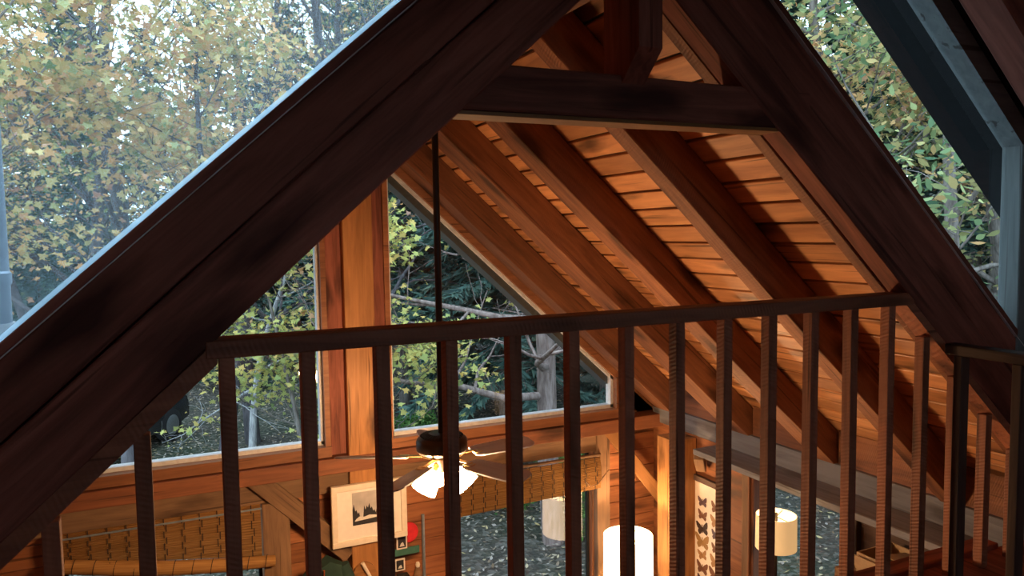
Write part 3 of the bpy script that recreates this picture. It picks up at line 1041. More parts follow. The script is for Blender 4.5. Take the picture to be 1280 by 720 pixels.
b = thing('bamboo_blind', 'bamboo blind sagging to a roll over the lower left gable window', 'blind', P(-0.02, 2.85, -1.2))
blind_cloth('slats', b, -0.345, 0.292, -0.978, -0.978, -1.075, -1.175, 2.858, 0.012, 11)
beam('headrail', P(-0.35, 2.846, -0.992), P(0.295, 2.846, -0.992), 0.008, 0.012, M['pipe'], b)
m_, L_ = frame_matrix(P(-0.335, 2.842, -1.082), P(0.335, 2.842, -1.195), (0, 0, 1))
rl_ = link('roll', tube_mesh([(-L_ / 2, 0, 0), (-L_ / 4, 0, -0.02), (0, 0, -0.028), (L_ / 4, 0, -0.02), (L_ / 2, 0, 0)], [0.042, 0.046, 0.046, 0.044, 0.036], 16), M['bamboo'], b, m_)
for k in range(11):
    bm = bmesh.new()
    xx = -L_ / 2 + L_ * (k + 0.5) / 11
    vs = bmesh.ops.create_cone(bm, cap_ends=False, segments=16, radius1=0.0475, radius2=0.0475, depth=0.005,
                               matrix=Matrix.Translation((xx, 0, -0.028 * (1 - (2 * xx / L_) ** 2))) @ Matrix.Rotation(math.pi / 2, 4, 'Y') @ Matrix.Rotation(0.2, 4, 'X'))
    link('stitching', bm_mesh(bm), M['cord'], rl_, m_)
link('pull_cord', tube_mesh([P(-0.2, 2.83, -1.09), P(-0.195, 2.83, -1.2), P(-0.16, 2.83, -1.215), P(-0.14, 2.83, -1.19), P(-0.145, 2.83, -1.12)], 0.003, 6), M['cord'], b)

b = thing('bamboo_blind', 'short bamboo blind hanging over the top of the lower right gable window', 'blind', P(1.4, 2.85, -1.16))
blind_cloth('slats', b, 1.04, 1.742, -1.004, -1.004, -1.162, -1.145, 2.852, 0.01, 13)
beam('headrail', P(1.03, 2.86, -0.996), P(1.75, 2.86, -0.996), 0.03, 0.02, M['oldpost'], b)
link('pull_cord', tube_mesh([P(1.66, 2.835, -1.10), P(1.68, 2.835, -1.125), P(1.72, 2.835, -1.12), P(1.76, 2.84, -1.085), P(1.79, 2.855, -1.07)], 0.004, 6), M['oldpost'], b)

# ------------------------------------------------------------------ framed picture on the golden post
pic = thing('framed_picture', 'ivory framed black and white landscape print hung on the golden post', 'picture', P(0.69, 2.83, -1.19))
px0, px1, pz0, pz1 = 0.545, 0.838, -1.188, -0.950
yb = 2.838
for nm, a in (('frame', (px0, px1, pz0, pz0 + 0.022)), ('frame', (px0, px1, pz1 - 0.022, pz1)), ('frame', (px0, px0 + 0.022, pz0 + .022, pz1 - .022)), ('frame', (px1 - 0.022, px1, pz0 + .022, pz1 - .022))):
    boxw(nm, a[0], a[1], yb - 0.015, yb + 0.006, a[2], a[3], M['ivory'], pic, 'x', 0.003)
boxw('mat_board', px0 + 0.02, px1 - 0.02, yb - 0.004, yb + 0.002, pz0 + 0.02, pz1 - 0.02, M['mat'], pic, 'x', 0)
pr = boxw('print', 0.625, 0.765, yb - 0.0065, yb - 0.004, -1.112, -0.985, M['inkgrey'], pic, 'x', 0)
rg = random.Random(5)
pts = [(0.625, -1.112), (0.765, -1.112)]
top = []
for k in range(29):
    x = 0.765 - 0.14 * k / 28
    hgt = -1.062 + 0.012 * math.sin(k * 0.5) + (0.026 if k % 2 else 0.0) * rg.uniform(0.3, 1.0)
    if 19 < k < 23:
        hgt -= 0.02
    top.append((x, hgt))
prism('trees_in_print', pts + top, yb - 0.008, yb - 0.0065, M['ink'], pr)
prism('pale_rocks_in_print', [(0.632, -1.096), (0.665, -1.094), (0.70, -1.092), (0.745, -1.088), (0.72, -1.083), (0.69, -1.078), (0.67, -1.083), (0.65, -1.079), (0.637, -1.088)], yb - 0.0093, yb - 0.008, M['inkpale'], pr)

# small things beside the golden post
o = link('wall_disc', lathe_mesh([(0.0, -0.008), (0.072, -0.008), (0.075, 0.0), (0.072, 0.008), (0.0, 0.008)], 40), M['red'], None, Matrix.Translation(P(0.863, 2.898, -1.205)) @ Matrix.Rotation(math.pi / 2, 4, 'X'))
tag(o, 'flat red disc on the wall beside the ivory framed picture', 'disc')


def card(label, x0, x1, z0, z1, y):
    t = thing('photo_card', label, 'card', P((x0 + x1) / 2, y, z0))
    boxw('paper', x0, x1, y - 0.004, y, z0, z1, M['paper'], t, 'x', 0)
    m = 0.006
    boxw('image', x0 + m, x1 - m, y - 0.0055, y - 0.004, z0 + m, z1 - m, M['ink'], t, 'x', 0)
    prism('mountain', [(x0 + 2 * m, z0 + 2 * m), (x1 - 2 * m, z0 + 2 * m), ((x0 + x1) / 2 + 0.004, (z0 + z1) / 2), ((x0 + x1) / 2 - 0.004, (z0 + z1) / 2 - 0.004)], y - 0.0068, y - 0.0055, M['inkpale'], t)


card('small dark photo card overlapping the red disc', 0.808, 0.852, -1.262, -1.204, 2.885)
card('lower photo card under the green banner strip', 0.800, 0.842, -1.352, -1.302, 2.888)
o = boxw('banner_strip', 0.80, 0.905, 2.885, 2.893, -1.292, -1.262, M['teal'], None, 'x')
tag(o, 'narrow dark green strip on the wall below the red disc', 'strip')
sh = boxw('wall_shelf', 0.79, 0.91, 2.82, 2.905, -1.41, -1.395, M['golden'], None, 'x')
tag(sh, 'little golden wall shelf holding a figurine and a dark box', 'shelf')
bs = P(0.888, 2.862, -1.395)
o = thing('figurine', 'small brown bottle shaped figurine on the little wall shelf', 'figurine', bs)
link('body', lathe_mesh([(0.0, 0.0), (0.03, 0.0), (0.034, 0.03), (0.026, 0.07), (0.014, 0.095), (0.0, 0.10)], 24), M['oldpost'], o, Matrix.Translation(bs))
link('head', lathe_mesh([(0.0, 0.095), (0.013, 0.10), (0.017, 0.118), (0.012, 0.134), (0.0, 0.14)], 20), M['ivory'], o, Matrix.Translation(bs))
bs = P(0.825, 2.86, -1.395)
o = thing('camera_box', 'small black box with a round lens on the little wall shelf', 'box', bs)
bm = bmesh.new()
add_box(bm, (0, 0, 0.035), (0.085, 0.06, 0.07), bev=0.006)
link('body', bm_mesh(bm), M['black'], o, Matrix.Translation(bs))
link('lens', lathe_mesh([(0.0, 0.0), (0.022, 0.0), (0.022, 0.02), (0.017, 0.022), (0.0, 0.015)], 24), M['bronze'], o, Matrix.Translation(bs + Vector((0, -0.028, 0.035))) @ Matrix.Rotation(math.pi / 2, 4, 'X'))
o = link('wall_pole', tube_mesh([P(0.925, 2.895, FLOOR), P(0.925, 2.895, -1.14)], 0.012, 10), M['pipe'])
tag(o, 'thin grey vertical pole on the plank wall beside the figurine shelf', 'pole')

# walking stick and wooden board hung on the post
o = thing('walking_stick', 'slanting stick with a cream handle and dark red grip before the golden post', 'stick', P(0.70, 2.82, -1.45))
link('handle', tube_mesh([P(0.655, 2.825, -1.262), P(0.690, 2.825, -1.335)], [0.014, 0.011], 10), M['ivory'], o)
link('grip', tube_mesh([P(0.690, 2.825, -1.335), P(0.735, 2.825, -1.43)], [0.017, 0.015], 10), plain('dark_red_wrap', (0.12, 0.02, 0.02)), o)
link('shaft', tube_mesh([P(0.735, 2.825, -1.43), P(0.90, 2.825, -1.80)], [0.012, 0.010], 10), M['oldpost'], o)
bm = bmesh.new()
poly = [(0.625 - 0.01, -1.60)]
for k in range(0, 13):
    a = math.pi - math.pi * k / 12
    poly.append((0.665 + 0.05 * math.cos(a), -1.335 + 0.07 * math.sin(a)))
poly.append((0.715, -1.60))
o = prism('rounded_board', poly, 2.834, 2.846, M['golden'])
tag(o, 'round topped wooden board hanging on the golden post under the picture', 'board')

# green jacket hanging left of the post
hj = thing('hanging_jacket', 'dark green jacket with orange zip hanging left of the golden post', 'jacket', P(0.52, 2.82, -1.6))
rg = random.Random(9)
bm = bmesh.new()
g = []
for j in range(15):
    v = j / 14
    row = []
    hw = 0.055 + 0.05 * min(1, v * 3.0)
    for i in range(25):
        a = 2 * math.pi * i / 24
        fold = 1 + 0.10 * math.sin(a * 5 + v * 3)
        row.append(bm.verts.new(P(0.525 + hw * math.cos(a) * fold, 2.815 + 0.035 * math.sin(a) * fold, -1.215 - 0.42 * v - 0.03 * (1 - v) * abs(math.cos(a)))))
    g.append(row)
for j in range(14):
    for i in range(24):
        bm.faces.new((g[j][i], g[j][i + 1], g[j + 1][i + 1], g[j + 1][i]))
bm.faces.new(g[0][:-1])
bmesh.ops.remove_doubles(bm, verts=bm.verts[:], dist=0.0005)
link('body', bm_mesh(bm, 'jacket', True), M['green'], hj)
link('zip', tube_mesh([P(0.50, 2.775, -1.24), P(0.495, 2.775, -1.35), P(0.505, 2.775, -1.60)], 0.007, 6), M['orange'], hj)
link('sleeve', tube_mesh([P(0.475, 2.81, -1.245), P(0.43, 2.80, -1.30), P(0.415, 2.80, -1.42), P(0.42, 2.80, -1.58)], [0.05, 0.06, 0.055, 0.045], 14), M['green'], hj)
link('sleeve', tube_mesh([P(0.575, 2.81, -1.245), P(0.600, 2.80, -1.32), P(0.61, 2.80, -1.45), P(0.60, 2.80, -1.60)], [0.045, 0.05, 0.05, 0.04], 14), M['green'], hj)

# ------------------------------------------------------------------ butterfly poster on the right wall
po = thing('butterfly_poster', 'tall cream poster of butterflies in rows with dark top rail on right wall', 'poster', P(RX, 2.53, -1.75))
py0, py1, pz0, pz1 = 2.425, 2.70, -1.75, -1.062
xw = RX + 0.012
boxw('sheet', xw - 0.003, xw + 0.003, py0, py1, pz0, pz1 - 0.02, M['paper'], po, 'z', 0)
boxw('top_rail', xw - 0.012, xw + 0.004, py0 - 0.004, py1 + 0.004, pz1 - 0.022, pz1 + 0.004, M['darkpost'], po, 'y')
BC = [plain('butterfly_plum', (0.10, 0.06, 0.08)), plain('butterfly_brown', (0.16, 0.07, 0.04)), plain('butterfly_dark', (0.05, 0.03, 0.025)), plain('butterfly_ochre', (0.32, 0.19, 0.07)), plain('butterfly_tan', (0.36, 0.20, 0.09))]
order = [[3, 1, 0, 4, 1, 3, 2, 0], [0, 1, 2, 3, 4, 1, 0, 2], [1, 4, 0, 1, 4, 1, 2, 3]]
sizes = [0.8, 0.8, 1.05, 1.2, 0.8, 1.0, 0.9, 1.0]
for ci, yc in enumerate((2.640, 2.549, 2.460)):
    for ri in range(8):
        s_ = 0.037 * sizes[(ri + (ci * 3 if ci != 1 else 0)) % 8]
        zc = -1.168 - 0.0585 * ri
        bm = bmesh.new()
        up_w = [(0.03, 0.05), (0.30, 0.42), (0.80, 0.78), (1.0, 0.72), (0.96, 0.35), (0.82, 0.02), (0.40, -0.10), (0.03, -0.05)]
        lo_w = [(0.03, 0.0), (0.40, -0.08), (0.74, -0.06), (0.84, -0.36), (0.66, -0.68), (0.46, -0.62), (0.20, -0.46), (0.03, -0.2)]
        for sg in (-1, 1):
            for wing in (up_w, lo_w):
                a_ = [bm.verts.new((0.0, sg * u * s_ * S, v * s_ * S)) for u, v in wing]
                b_ = [bm.verts.new((-0.0015, sg * u * s_ * S, v * s_ * S)) for u, v in wing]
                bm.faces.new(a_)
                bm.faces.new(b_[::-1])
                for k in range(len(wing)):
                    j = (k + 1) % len(wing)
                    bm.faces.new((a_[k], a_[j], b_[j], b_[k]))
        add_box(bm, (-0.001, 0, 0.0), (0.003, 0.05 * s_ * S * 2, 0.9 * s_ * S))
        mw = Matrix.Translation(P(xw - 0.0033, yc, zc)) @ Matrix.Rotation(rnd.uniform(-0.25, 0.1), 4, 'X')
        link('butterfly', bm_mesh(bm), BC[order[ci][ri]], po, mw)

# cabinet and open box at the lower right
cb = thing('tall_cabinet', 'tall wooden cabinet against the right wall below the shelf', 'cabinet', P(1.95, 1.48, FLOOR))
boxw('body', 1.86, 2.07, 1.30, 1.66, FLOOR, -1.05, M['oldpost'], cb, 'z')
for y_ in (1.39, 1.57):
    d_ = boxw('door', 1.852, 1.862, y_ - 0.085, y_ + 0.085, FLOOR + 0.06, -1.075, M['beam'], cb, 'z')
    boxw('handle', 1.842, 1.852, 1.475 if y_ < 1.48 else 1.490, 1.482 if y_ < 1.48 else 1.497, -1.6, -1.5, M['bronze'], d_, 'z')
bx = thing('cardboard_box', 'open tan cardboard box on the tall cabinet under the grey shelf', 'box', P(1.96, 1.47, -1.05))
ya_, yb_, xa_, xb_ = 1.335, 1.60, 1.885, 2.04
boxw('bottom', xa_, xb_, ya_, yb_, -1.05, -1.045, M['card'], bx, 'y', 0)
boxw('side', xa_, xa_ + 0.004, ya_, yb_, -1.05, -0.985, M['card'], bx, 'y', 0)
boxw('side', xb_ - 0.004, xb_, ya_, yb_, -1.05, -0.985, M['card'], bx, 'y', 0)
boxw('side', xa_, xb_, ya_, ya_ + 0.004, -1.05, -0.985, M['card'], bx, 'x', 0)
boxw('side', xa_, xb_, yb_ - 0.004, yb_, -1.05, -0.985, M['card'], bx, 'x', 0)
beam('flap', P(xa_ + 0.05, ya_, -0.968), P(xa_ + 0.05, yb_ - 0.09, -0.968), S * 0.10, 0.004, M['card'], bx, up=(0.12, 0, 1), bev=0)
beam('flap', P(xa_ - 0.012, ya_, -1.01), P(xa_ - 0.012, yb_, -1.01), S * 0.05, 0.004, M['card'], bx, up=(1, 0, 0.35), bev=0)

# ------------------------------------------------------------------ flue pipe on the left roof
fp = thing('flue_pipe', 'blue grey metal flue pipe rising from the roof outside the left window', 'pipe', P(-0.205, 1.16, -0.145))
link('pipe', lathe_mesh([(0.050, 0.0), (0.050, 1.1)], 28), M['pipe'], fp, Matrix.Translation(P(-0.205, 1.16, -0.145)))
link('collar', lathe_mesh([(0.054, 0.16), (0.054, 0.185), (0.05, 0.19)], 28, cap=False), M['pipe'], fp, Matrix.Translation(P(-0.205, 1.16, -0.145)))
link('flashing', lathe_mesh([(0.11, -0.03), (0.075, 0.02), (0.056, 0.07), (0.05, 0.07)], 28, cap=False), M['flash'], fp, Matrix.Translation(P(-0.205, 1.16, -0.145)))

# ------------------------------------------------------------------ outdoors
GZ = EYE - 2.4 * S
bm = bmesh.new()
n = 60
size = 150
vg = []
for j in range(n + 1):
    row = []
    for i in range(n + 1):
        x = -60 + size * i / n
        y = -45 + size * j / n
        z = GZ + 0.18 * math.sin(x * 0.31) * math.cos(y * 0.27) * min(1, max(0, (y - 9) / 10))
        if y > 26:
            z += (y - 26) * 0.07
        if x > 12:
            z += (x - 12) * 0.10
        row.append(bm.verts.new((x, y, z)))
    vg.append(row)
for j in range(n):
    for i in range(n):
        bm.faces.new((vg[j][i], vg[j][i + 1], vg[j + 1][i + 1], vg[j + 1][i]))
gd = link('ground', bm_mesh(bm, 'ground', True), M['ground'])
tag(gd, 'leaf strewn forest floor around the house', 'ground', kind='structure')


def ground_z(x, y):
    z = GZ + 0.18 * math.sin(x * 0.31) * math.cos(y * 0.27) * min(1, max(0, (y - 9) / 10))
    if y > 26:
        z += (y - 26) * 0.07
    if x > 12:
        z += (x - 12) * 0.10
    return z


MAPLE = np.array([(0, -0.50), (0.06, -0.10), (0.34, -0.26), (0.30, 0.0), (0.52, 0.16), (0.24, 0.22), (0.0, 0.62), (-0.24, 0.22), (-0.52, 0.16), (-0.30, 0.0), (-0.34, -0.26), (-0.06, -0.10)])
OVAL = np.array([(0, -0.6), (0.22, -0.25), (0.25, 0.1), (0.0, 0.62), (-0.25, 0.1), (-0.22, -0.25)])
DIAM = np.array([(0, -0.5), (0.36, 0.0), (0, 0.55), (-0.36, 0.0)])
NEED = np.array([(-0.07, -0.5), (0.07, -0.5), (0.0, 0.6)])


def leaves_mesh(name, centers, sizes, template, rng, tones, flat=0.5, dirs=None, droop=0.0):
    """one mesh of leaf faces at centers (numpy n x 3)"""
    n = len(centers)
    k = len(template)
    if dirs is None:
        nrm = rng.normal(size=(n, 3))
        nrm[:, 2] = np.abs(nrm[:, 2]) + flat
        nrm /= np.linalg.norm(nrm, axis=1)[:, None]
        a = rng.normal(size=(n, 3))
        a -= (a * nrm).sum(1)[:, None] * nrm
        a /= np.linalg.norm(a, axis=1)[:, None]
    else:
        a = dirs / np.linalg.norm(dirs, axis=1)[:, None]
        nrm = rng.normal(size=(n, 3)) * 0.5 + np.array([0, 0, 1.0])
        nrm -= (nrm * a).sum(1)[:, None] * a
        nrm /= np.linalg.norm(nrm, axis=1)[:, None]
    b = np.cross(nrm, a)
    t = template
    curl = -0.25 * np.abs(t[:, 0])
    v = centers[:, None, :] + sizes[:, None, None] * (t[None, :, 0, None] * b[:, None, :] + t[None, :, 1, None] * a[:, None, :] + curl[None, :, None] * nrm[:, None, :])
    v = v.reshape(-1, 3).astype(np.float32)
    me = bpy.data.meshes.new(name)
    me.vertices.add(n * k)
    me.vertices.foreach_set('co', v.ravel())
    me.loops.add(n * k)
    me.loops.foreach_set('vertex_index', np.arange(n * k, dtype=np.int32))
    me.polygons.add(n)
    me.polygons.foreach_set('loop_start', np.arange(0, n * k, k, dtype=np.int32))
    me.update(calc_edges=True)
    set_tone(me, np.repeat(np.clip(tones, 0, 1), k))
    return me


def grow(rng, height, trunk_r, spread, levels, n_main, lean=0.05, start=0.25, up=0.55):
    """returns list of (points, radii) and list of twig sample points"""
    segs = []
    tips = []
    pts = []
    p = np.zeros(3)
    d = np.array([lean * rng.normal(), lean * rng.normal(), 1.0])
    nseg = 9
    for i in range(nseg + 1):
        pts.append(p.copy())
        d = d + rng.normal(size=3) * 0.06
        d[2] = max(d[2], 0.7)
        d /= np.linalg.norm(d)
        p = p + d * height / nseg
    rad = [trunk_r * (1 - 0.9 * i / nseg) + 0.008 for i in range(nseg + 1)]
    segs.append((pts, rad))

    def branch(base, dirv, length, r, lev):
        q = base.copy()
        dv = dirv / np.linalg.norm(dirv)
        bp = [q.copy()]
        ns = 5 if lev == 1 else 4
        for i in range(ns):
            dv = dv + rng.normal(size=3) * 0.16 + np.array([0, 0, 0.05])
            dv /= np.linalg.norm(dv)
            q = q + dv * length / ns
            bp.append(q.copy())
        rr = [max(r * (1 - 0.85 * i / ns), 0.004) for i in range(ns + 1)]
        segs.append((bp, rr))
        if lev >= levels:
            for i in range(1, ns + 1):
                for t in (0.0, 0.5):
                    tips.append(bp[i] * (1 - t) + bp[i - 1] * t)
            return
        nb = 5 if lev == 1 else 4
        for i in range(nb):
            f = 0.25 + 0.75 * (i + rng.random()) / nb
            ii = min(int(f * ns), ns - 1)
            fr = f * ns - ii
            bb = bp[ii] * (1 - fr) + bp[min(ii + 1, ns)] * fr
            side = rng.normal(size=3)
            side[2] *= 0.5
            nd = dv * 0.6 + side / np.linalg.norm(side) * 0.9
            branch(bb, nd, length * rng.uniform(0.4, 0.62) * (1.15 - 0.4 * f), r * 0.5 * (1.1 - 0.6 * f), lev + 1)

    for i in range(n_main):
        f = start + (1 - start) * (i + rng.random()) / n_main
        fi = f * nseg
        ii = min(int(fi), nseg - 1)
        base = pts[ii] + (pts[ii + 1] - pts[ii]) * (fi - ii)
        az = 2.4 * i + rng.normal() * 0.4
        dv = np.array([math.cos(az), math.sin(az), up + 0.3 * rng.normal()])
        branch(base, dv, spread * (1.15 - 0.75 * f) * rng.uniform(0.8, 1.2), trunk_r * 0.42 * (1.15 - f), 1)
    return segs, np.array(tips)


def segs_mesh(segs, name):
    V, Fc = [], []
    for pts, rad in segs:
        k = 8 if rad[0] > 0.06 else (5 if rad[0] > 0.015 else 3)
        pts = np.array(pts)
        b0 = len(V)
        for i, p in enumerate(pts):
            d = pts[min(i + 1, len(pts) - 1)] - pts[max(i - 1, 0)]
            d = d / (np.linalg.norm(d) + 1e-9)
            u = np.cross(d, [0.3, 0.9, 0.2])
            u /= np.linalg.norm(u) + 1e-9
            v = np.cross(d, u)
            for q in range(k):
                a = 2 * math.pi * q / k
                V.append(p + rad[i] * (u * math.cos(a) + v * math.sin(a)))
        for i in range(len(pts) - 1):
            for q in range(k):
                Fc.append((b0 + i * k + q, b0 + i * k + (q + 1) % k, b0 + (i + 1) * k + (q + 1) % k, b0 + (i + 1) * k + q))
    me = bpy.data.meshes.new(name)
    me.from_pydata([tuple(v) for v in V], [], Fc)
    me.polygons.foreach_set('use_smooth', [True] * len(me.polygons))
    return me


def broadleaf(seed, height, trunk_r, spread, n_main, per_tip, leaf, template, tone_mu, tone_sd, levels=3, start=0.25, jitter=0.22, up=0.55, thin=1.0):
    rng = np.random.default_rng(seed)
    segs, tips = grow(rng, height, trunk_r, spread, levels, n_main, start=start, up=up)
    if thin < 1:
        tips_l = tips[rng.random(len(tips)) < thin]
    else:
        tips_l = tips
    c = np.repeat(tips_l, per_tip, axis=0) + rng.normal(size=(len(tips_l) * per_tip, 3)) * jitter * np.array([1, 1, 0.6])
    sz = leaf * rng.uniform(0.7, 1.25, len(c))
    cl = np.repeat(rng.normal(size=len(tips_l)) * tone_sd, per_tip)
    tn = tone_mu + cl + rng.normal(size=len(c)) * tone_sd * 0.6
    return segs_mesh(segs, 'trunk'), leaves_mesh('foliage', c, sz, template, rng, tn)


def conifer(seed, height, trunk_r, spread, tiers, start=0.15, dens=1.0):
    rng = np.random.default_rng(seed)
    segs = [([np.array([0, 0, height * i / 8]) for i in range(9)], [trunk_r * (1 - 0.95 * i / 8) + 0.01 for i in range(9)])]
    cs, ds, ts = [], [], []
    for t in range(tiers):
        f = start + (1 - start) * (t + rng.random() * 0.6) / tiers
        z = f * height
        ln = spread * (1 - f) ** 0.75 * rng.uniform(0.75, 1.15) + 0.15
        for b in range(6):
            az = rng.uniform(0, 2 * math.pi)
            d = np.array([math.cos(az), math.sin(az), 0.10 + 0.25 * rng.normal()])
            pts = [np.array([0, 0, z])]
            dv = d.copy()
            for i in range(4):
                dv = dv + np.array([0, 0, -0.10]) + rng.normal(size=3) * 0.08
                pts.append(pts[-1] + dv / np.linalg.norm(dv) * ln / 4)
            segs.append((pts, [0.025 * (1 - 0.22 * i) for i in range(5)]))
            pa = np.array(pts)
            nn = int(ln * 34 * dens) + 6
            u = rng.random(nn) ** 0.7 * 4
            ii = np.minimum(u.astype(int), 3)
            fr = (u - ii)[:, None]
            c = pa[ii] * (1 - fr) + pa[ii + 1] * fr
            side = np.stack([-np.sin(az) * np.ones(nn), np.cos(az) * np.ones(nn), np.zeros(nn)], 1) * rng.choice([-1, 1], nn)[:, None]
            dd = side * rng.uniform(0.3, 1.0, nn)[:, None] + d * 0.7 + np.array([0, 0, -0.35]) + rng.normal(size=(nn, 3)) * 0.25
            cs.append(c + dd * 0.12)
            ds.append(dd)
            ts.append(0.45 + 0.25 * rng.normal(size=nn))
    c = np.concatenate(cs)
    d = np.concatenate(ds)
    t = np.concatenate(ts)
    tm = np.array([(-0.16, -0.5), (0.16, -0.5), (0.10, 0.1), (0.0, 0.6), (-0.10, 0.1)])
    return segs_mesh(segs, 'trunk'), leaves_mesh('foliage', c, rng.uniform(0.22, 0.42, len(c)), tm, rng, t, dirs=d)


def plant(name, label, cat, meshes, mats, x, y, rz, sc=1.0, group=None, sink=0.05):
    t = bpy.data.objects.new(name, None)
    COL.objects.link(t)
    t.empty_display_size = 0.3
    t.location = (x, y, ground_z(x, y) - sink)
    t.rotation_euler = (0, 0, rz)
    t.scale = (sc, sc, sc)
    tag(t, label, cat, group)
    for nm, me, mt in zip(('trunk', 'foliage'), meshes, mats):
        if me is None:
            continue
        o = bpy.data.objects.new(nm, me)
        COL.objects.link(o)
        if not me.materials:
            me.materials.append(mt)
        o.parent = t
    return t


# big autumn maples outside the left window
mapA = broadleaf(21, 9.5, 0.12, 3.6, 20, 6, 0.115, MAPLE, 0.54, 0.20, start=0.28, thin=0.45, jitter=0.26)
mapB = broadleaf(22, 12.5, 0.13, 3.6, 22, 3, 0.085, MAPLE, 0.52, 0.24, start=0.22, up=1.2, thin=0.36)
mapH = broadleaf(28, 13.0, 0.12, 3.2, 18, 3, 0.09, MAPLE, 0.50, 0.24, start=0.50, up=1.1, thin=0.4)
mapC = broadleaf(23, 7.2, 0.09, 3.0, 16, 6, 0.11, MAPLE, 0.56, 0.14, start=0.45, thin=0.42)
mixA = broadleaf(24, 12.0, 0.13, 3.6, 20, 5, 0.12, OVAL, 0.55, 0.22, start=0.18, up=0.7, thin=0.6)
yelA = broadleaf(25, 6.0, 0.05, 1.9, 14, 5, 0.115, MAPLE, 0.45, 0.22, start=0.32, jitter=0.20, thin=0.19)
bare = broadleaf(26, 13.0, 0.15, 3.8, 26, 1, 0.09, MAPLE, 0.5, 0.25, start=0.15, thin=0.35, up=1.1)
limb = broadleaf(27, 9.5, 0.12, 3.4, 16, 1, 0.11, MAPLE, 0.4, 0.25, start=0.22, thin=0.06, up=0.05)
conA = conifer(31, 15.0, 0.18, 3.4, 34, dens=1.7)
conB = conifer(32, 17.0, 0.20, 3.0, 36, start=0.10, dens=1.7)
conC = conifer(33, 9.0, 0.10, 2.4, 22, start=0.05)
snag = conifer(34, 13.0, 0.15, 3.0, 22, start=0.30, dens=0.10)
rngp = random.Random(4)


def maple_at(meshes, x, y, sc, lab, mats=None, cat='tree', group=None, nm='maple_tree', rz=None):
    plant(nm, lab, cat, meshes, mats or (M['bark'], M['maple']), x, y, rngp.uniform(0, 6.28) if rz is None else rz, sc, group)


MX = (M['bark'], M['mixed'])
YE = (M['bark'], M['yellow'])
DK = (M['darkbark'], M['maple'])
maple_at(mapA, -1.7, 10.5, 1.0, 'large orange and yellow maple at the lower left outside the left window')
maple_at(mapC, 0.7, 11.0, 1.0, 'yellow green maple with a high crown in the middle of the left window', DK)
maple_at(mapB, 0.95, 15.5, 1.0, 'tall twiggy maple behind the high crowned one in the left window', DK)
maple_at(mapH, 2.9, 14.0, 0.95, 'tall twiggy maple toward the right end of the left window', DK)
maple_at(bare, 2.4, 12.2, 0.95, 'nearly bare dark branched tree just above the dark left rafter', DK)
maple_at(bare, -0.6, 13.0, 0.95, 'nearly bare dark branched tree behind the orange maple', DK)
maple_at(bare, 1.6, 16.5, 1.0, 'nearly bare tall tree against the sky in the left window', DK)
maple_at(bare, -1.0, 18.0, 1.0, 'nearly bare tall tree above the parked car', DK)
maple_at(mapB, -3.6, 16.0, 1.05, 'tall amber maple at the far left of the left window', DK)
maple_at(mapH, 4.0, 16.5, 1.0, 'high crowned amber maple just above the dark left rafter', DK)
maple_at(yelA, 2.55, 8.9, 0.78, 'small yellow leaved maple left of the fan rod in the gable window', YE)
maple_at(yelA, 1.55, 10.2, 0.80, 'small yellow green maple in the left gable window', MX)
maple_at(limb, 1.3, 14.0, 0.6, 'bare pale tree with crooked limbs beside the forest drive', (M['palebark'], M['yellow']), nm='bare_tree')
# right hand window trees
maple_at(mixA, 7.1, 4.9, 0.78, 'green and yellow tree filling the right sloping window', MX, nm='broadleaf_tree')
maple_at(mapA, 9.6, 8.5, 1.1, 'yellow maple behind the green tree in the right sloping window', YE)
maple_at(mapA, 11.2, 6.2, 1.1, 'yellow green maple deep in the right sloping window', MX)
maple_at(mixA, 12.5, 8.0, 1.0, 'far green tree in the right sloping window', MX, nm='broadleaf_tree')
pineL = broadleaf(35, 12.0, 0.15, 2.8, 34, 1, 0.10, MAPLE, 0.3, 0.25, start=0.17, thin=0.06, up=0.08)
plant('pine_tree', 'thick pine trunk with long bare limbs close outside the right gable windows', 'tree', pineL, (M['pinebark'], M['yellow']), 4.82, 9.15, 2.1, 1.0)

for k, (x, y, s_) in enumerate([(-9, 26, .7), (-6, 24, .62), (-4.0, 27, .72), (-1.6, 25, .6), (0.8, 27, .7), (2.8, 24.5, .62), (4.4, 27, .75), (6.4, 22, .9), (8.0, 25.5, 1), (10.5, 22, 1), (13, 25, 1), (15.5, 20, 1),
                            (5.4, 17.5, .85), (8.8, 18.0, 1), (11.2, 16.0, 1), (13.5, 13.0, 1), (15.5, 10.0, 1), (16.5, 7.0, 1), (17.5, 14.5, 1), (19.5, 11, 1), (20.5, 7.5, 1), (18.5, 4.0, 1),
                            (-7.6, 22.5, .6), (-2.6, 23, .58), (1.8, 22.8, .56), (-5.2, 29.5, .8), (-2.6, 30, .78), (-0.4, 29, .8), (2.0, 30, .8), (4.0, 29.6, .85), (6.4, 29, .9), (-11, 32, .8), (-7, 33, .75), (-3, 34, .8), (1, 33, .78), (5, 34, .85), (9, 31, 1), (13, 31, 1), (17, 28, 1), (21, 24, 1), (23, 17, 1), (14.0, 3.0, 1), (9.3, 14.0, .9), (7.0, 15.0, .9), (6.0, 13.2, .8), (8.0, 12.6, .8)]):
    ms = (conA, conB, conA, conB, conC)[k % 5] if y > 19 else (conA, conB)[k % 2]
    plant('conifer_tree', 'dark green conifer in the dense wood behind the autumn trees', 'tree', ms, (M['bark'], M['needle']), x + rngp.uniform(-.3, .3), y + rngp.uniform(-.3, .3), rngp.uniform(0, 6.28), s_ * rngp.uniform(0.95, 1.05), 'conifers of the wood behind')
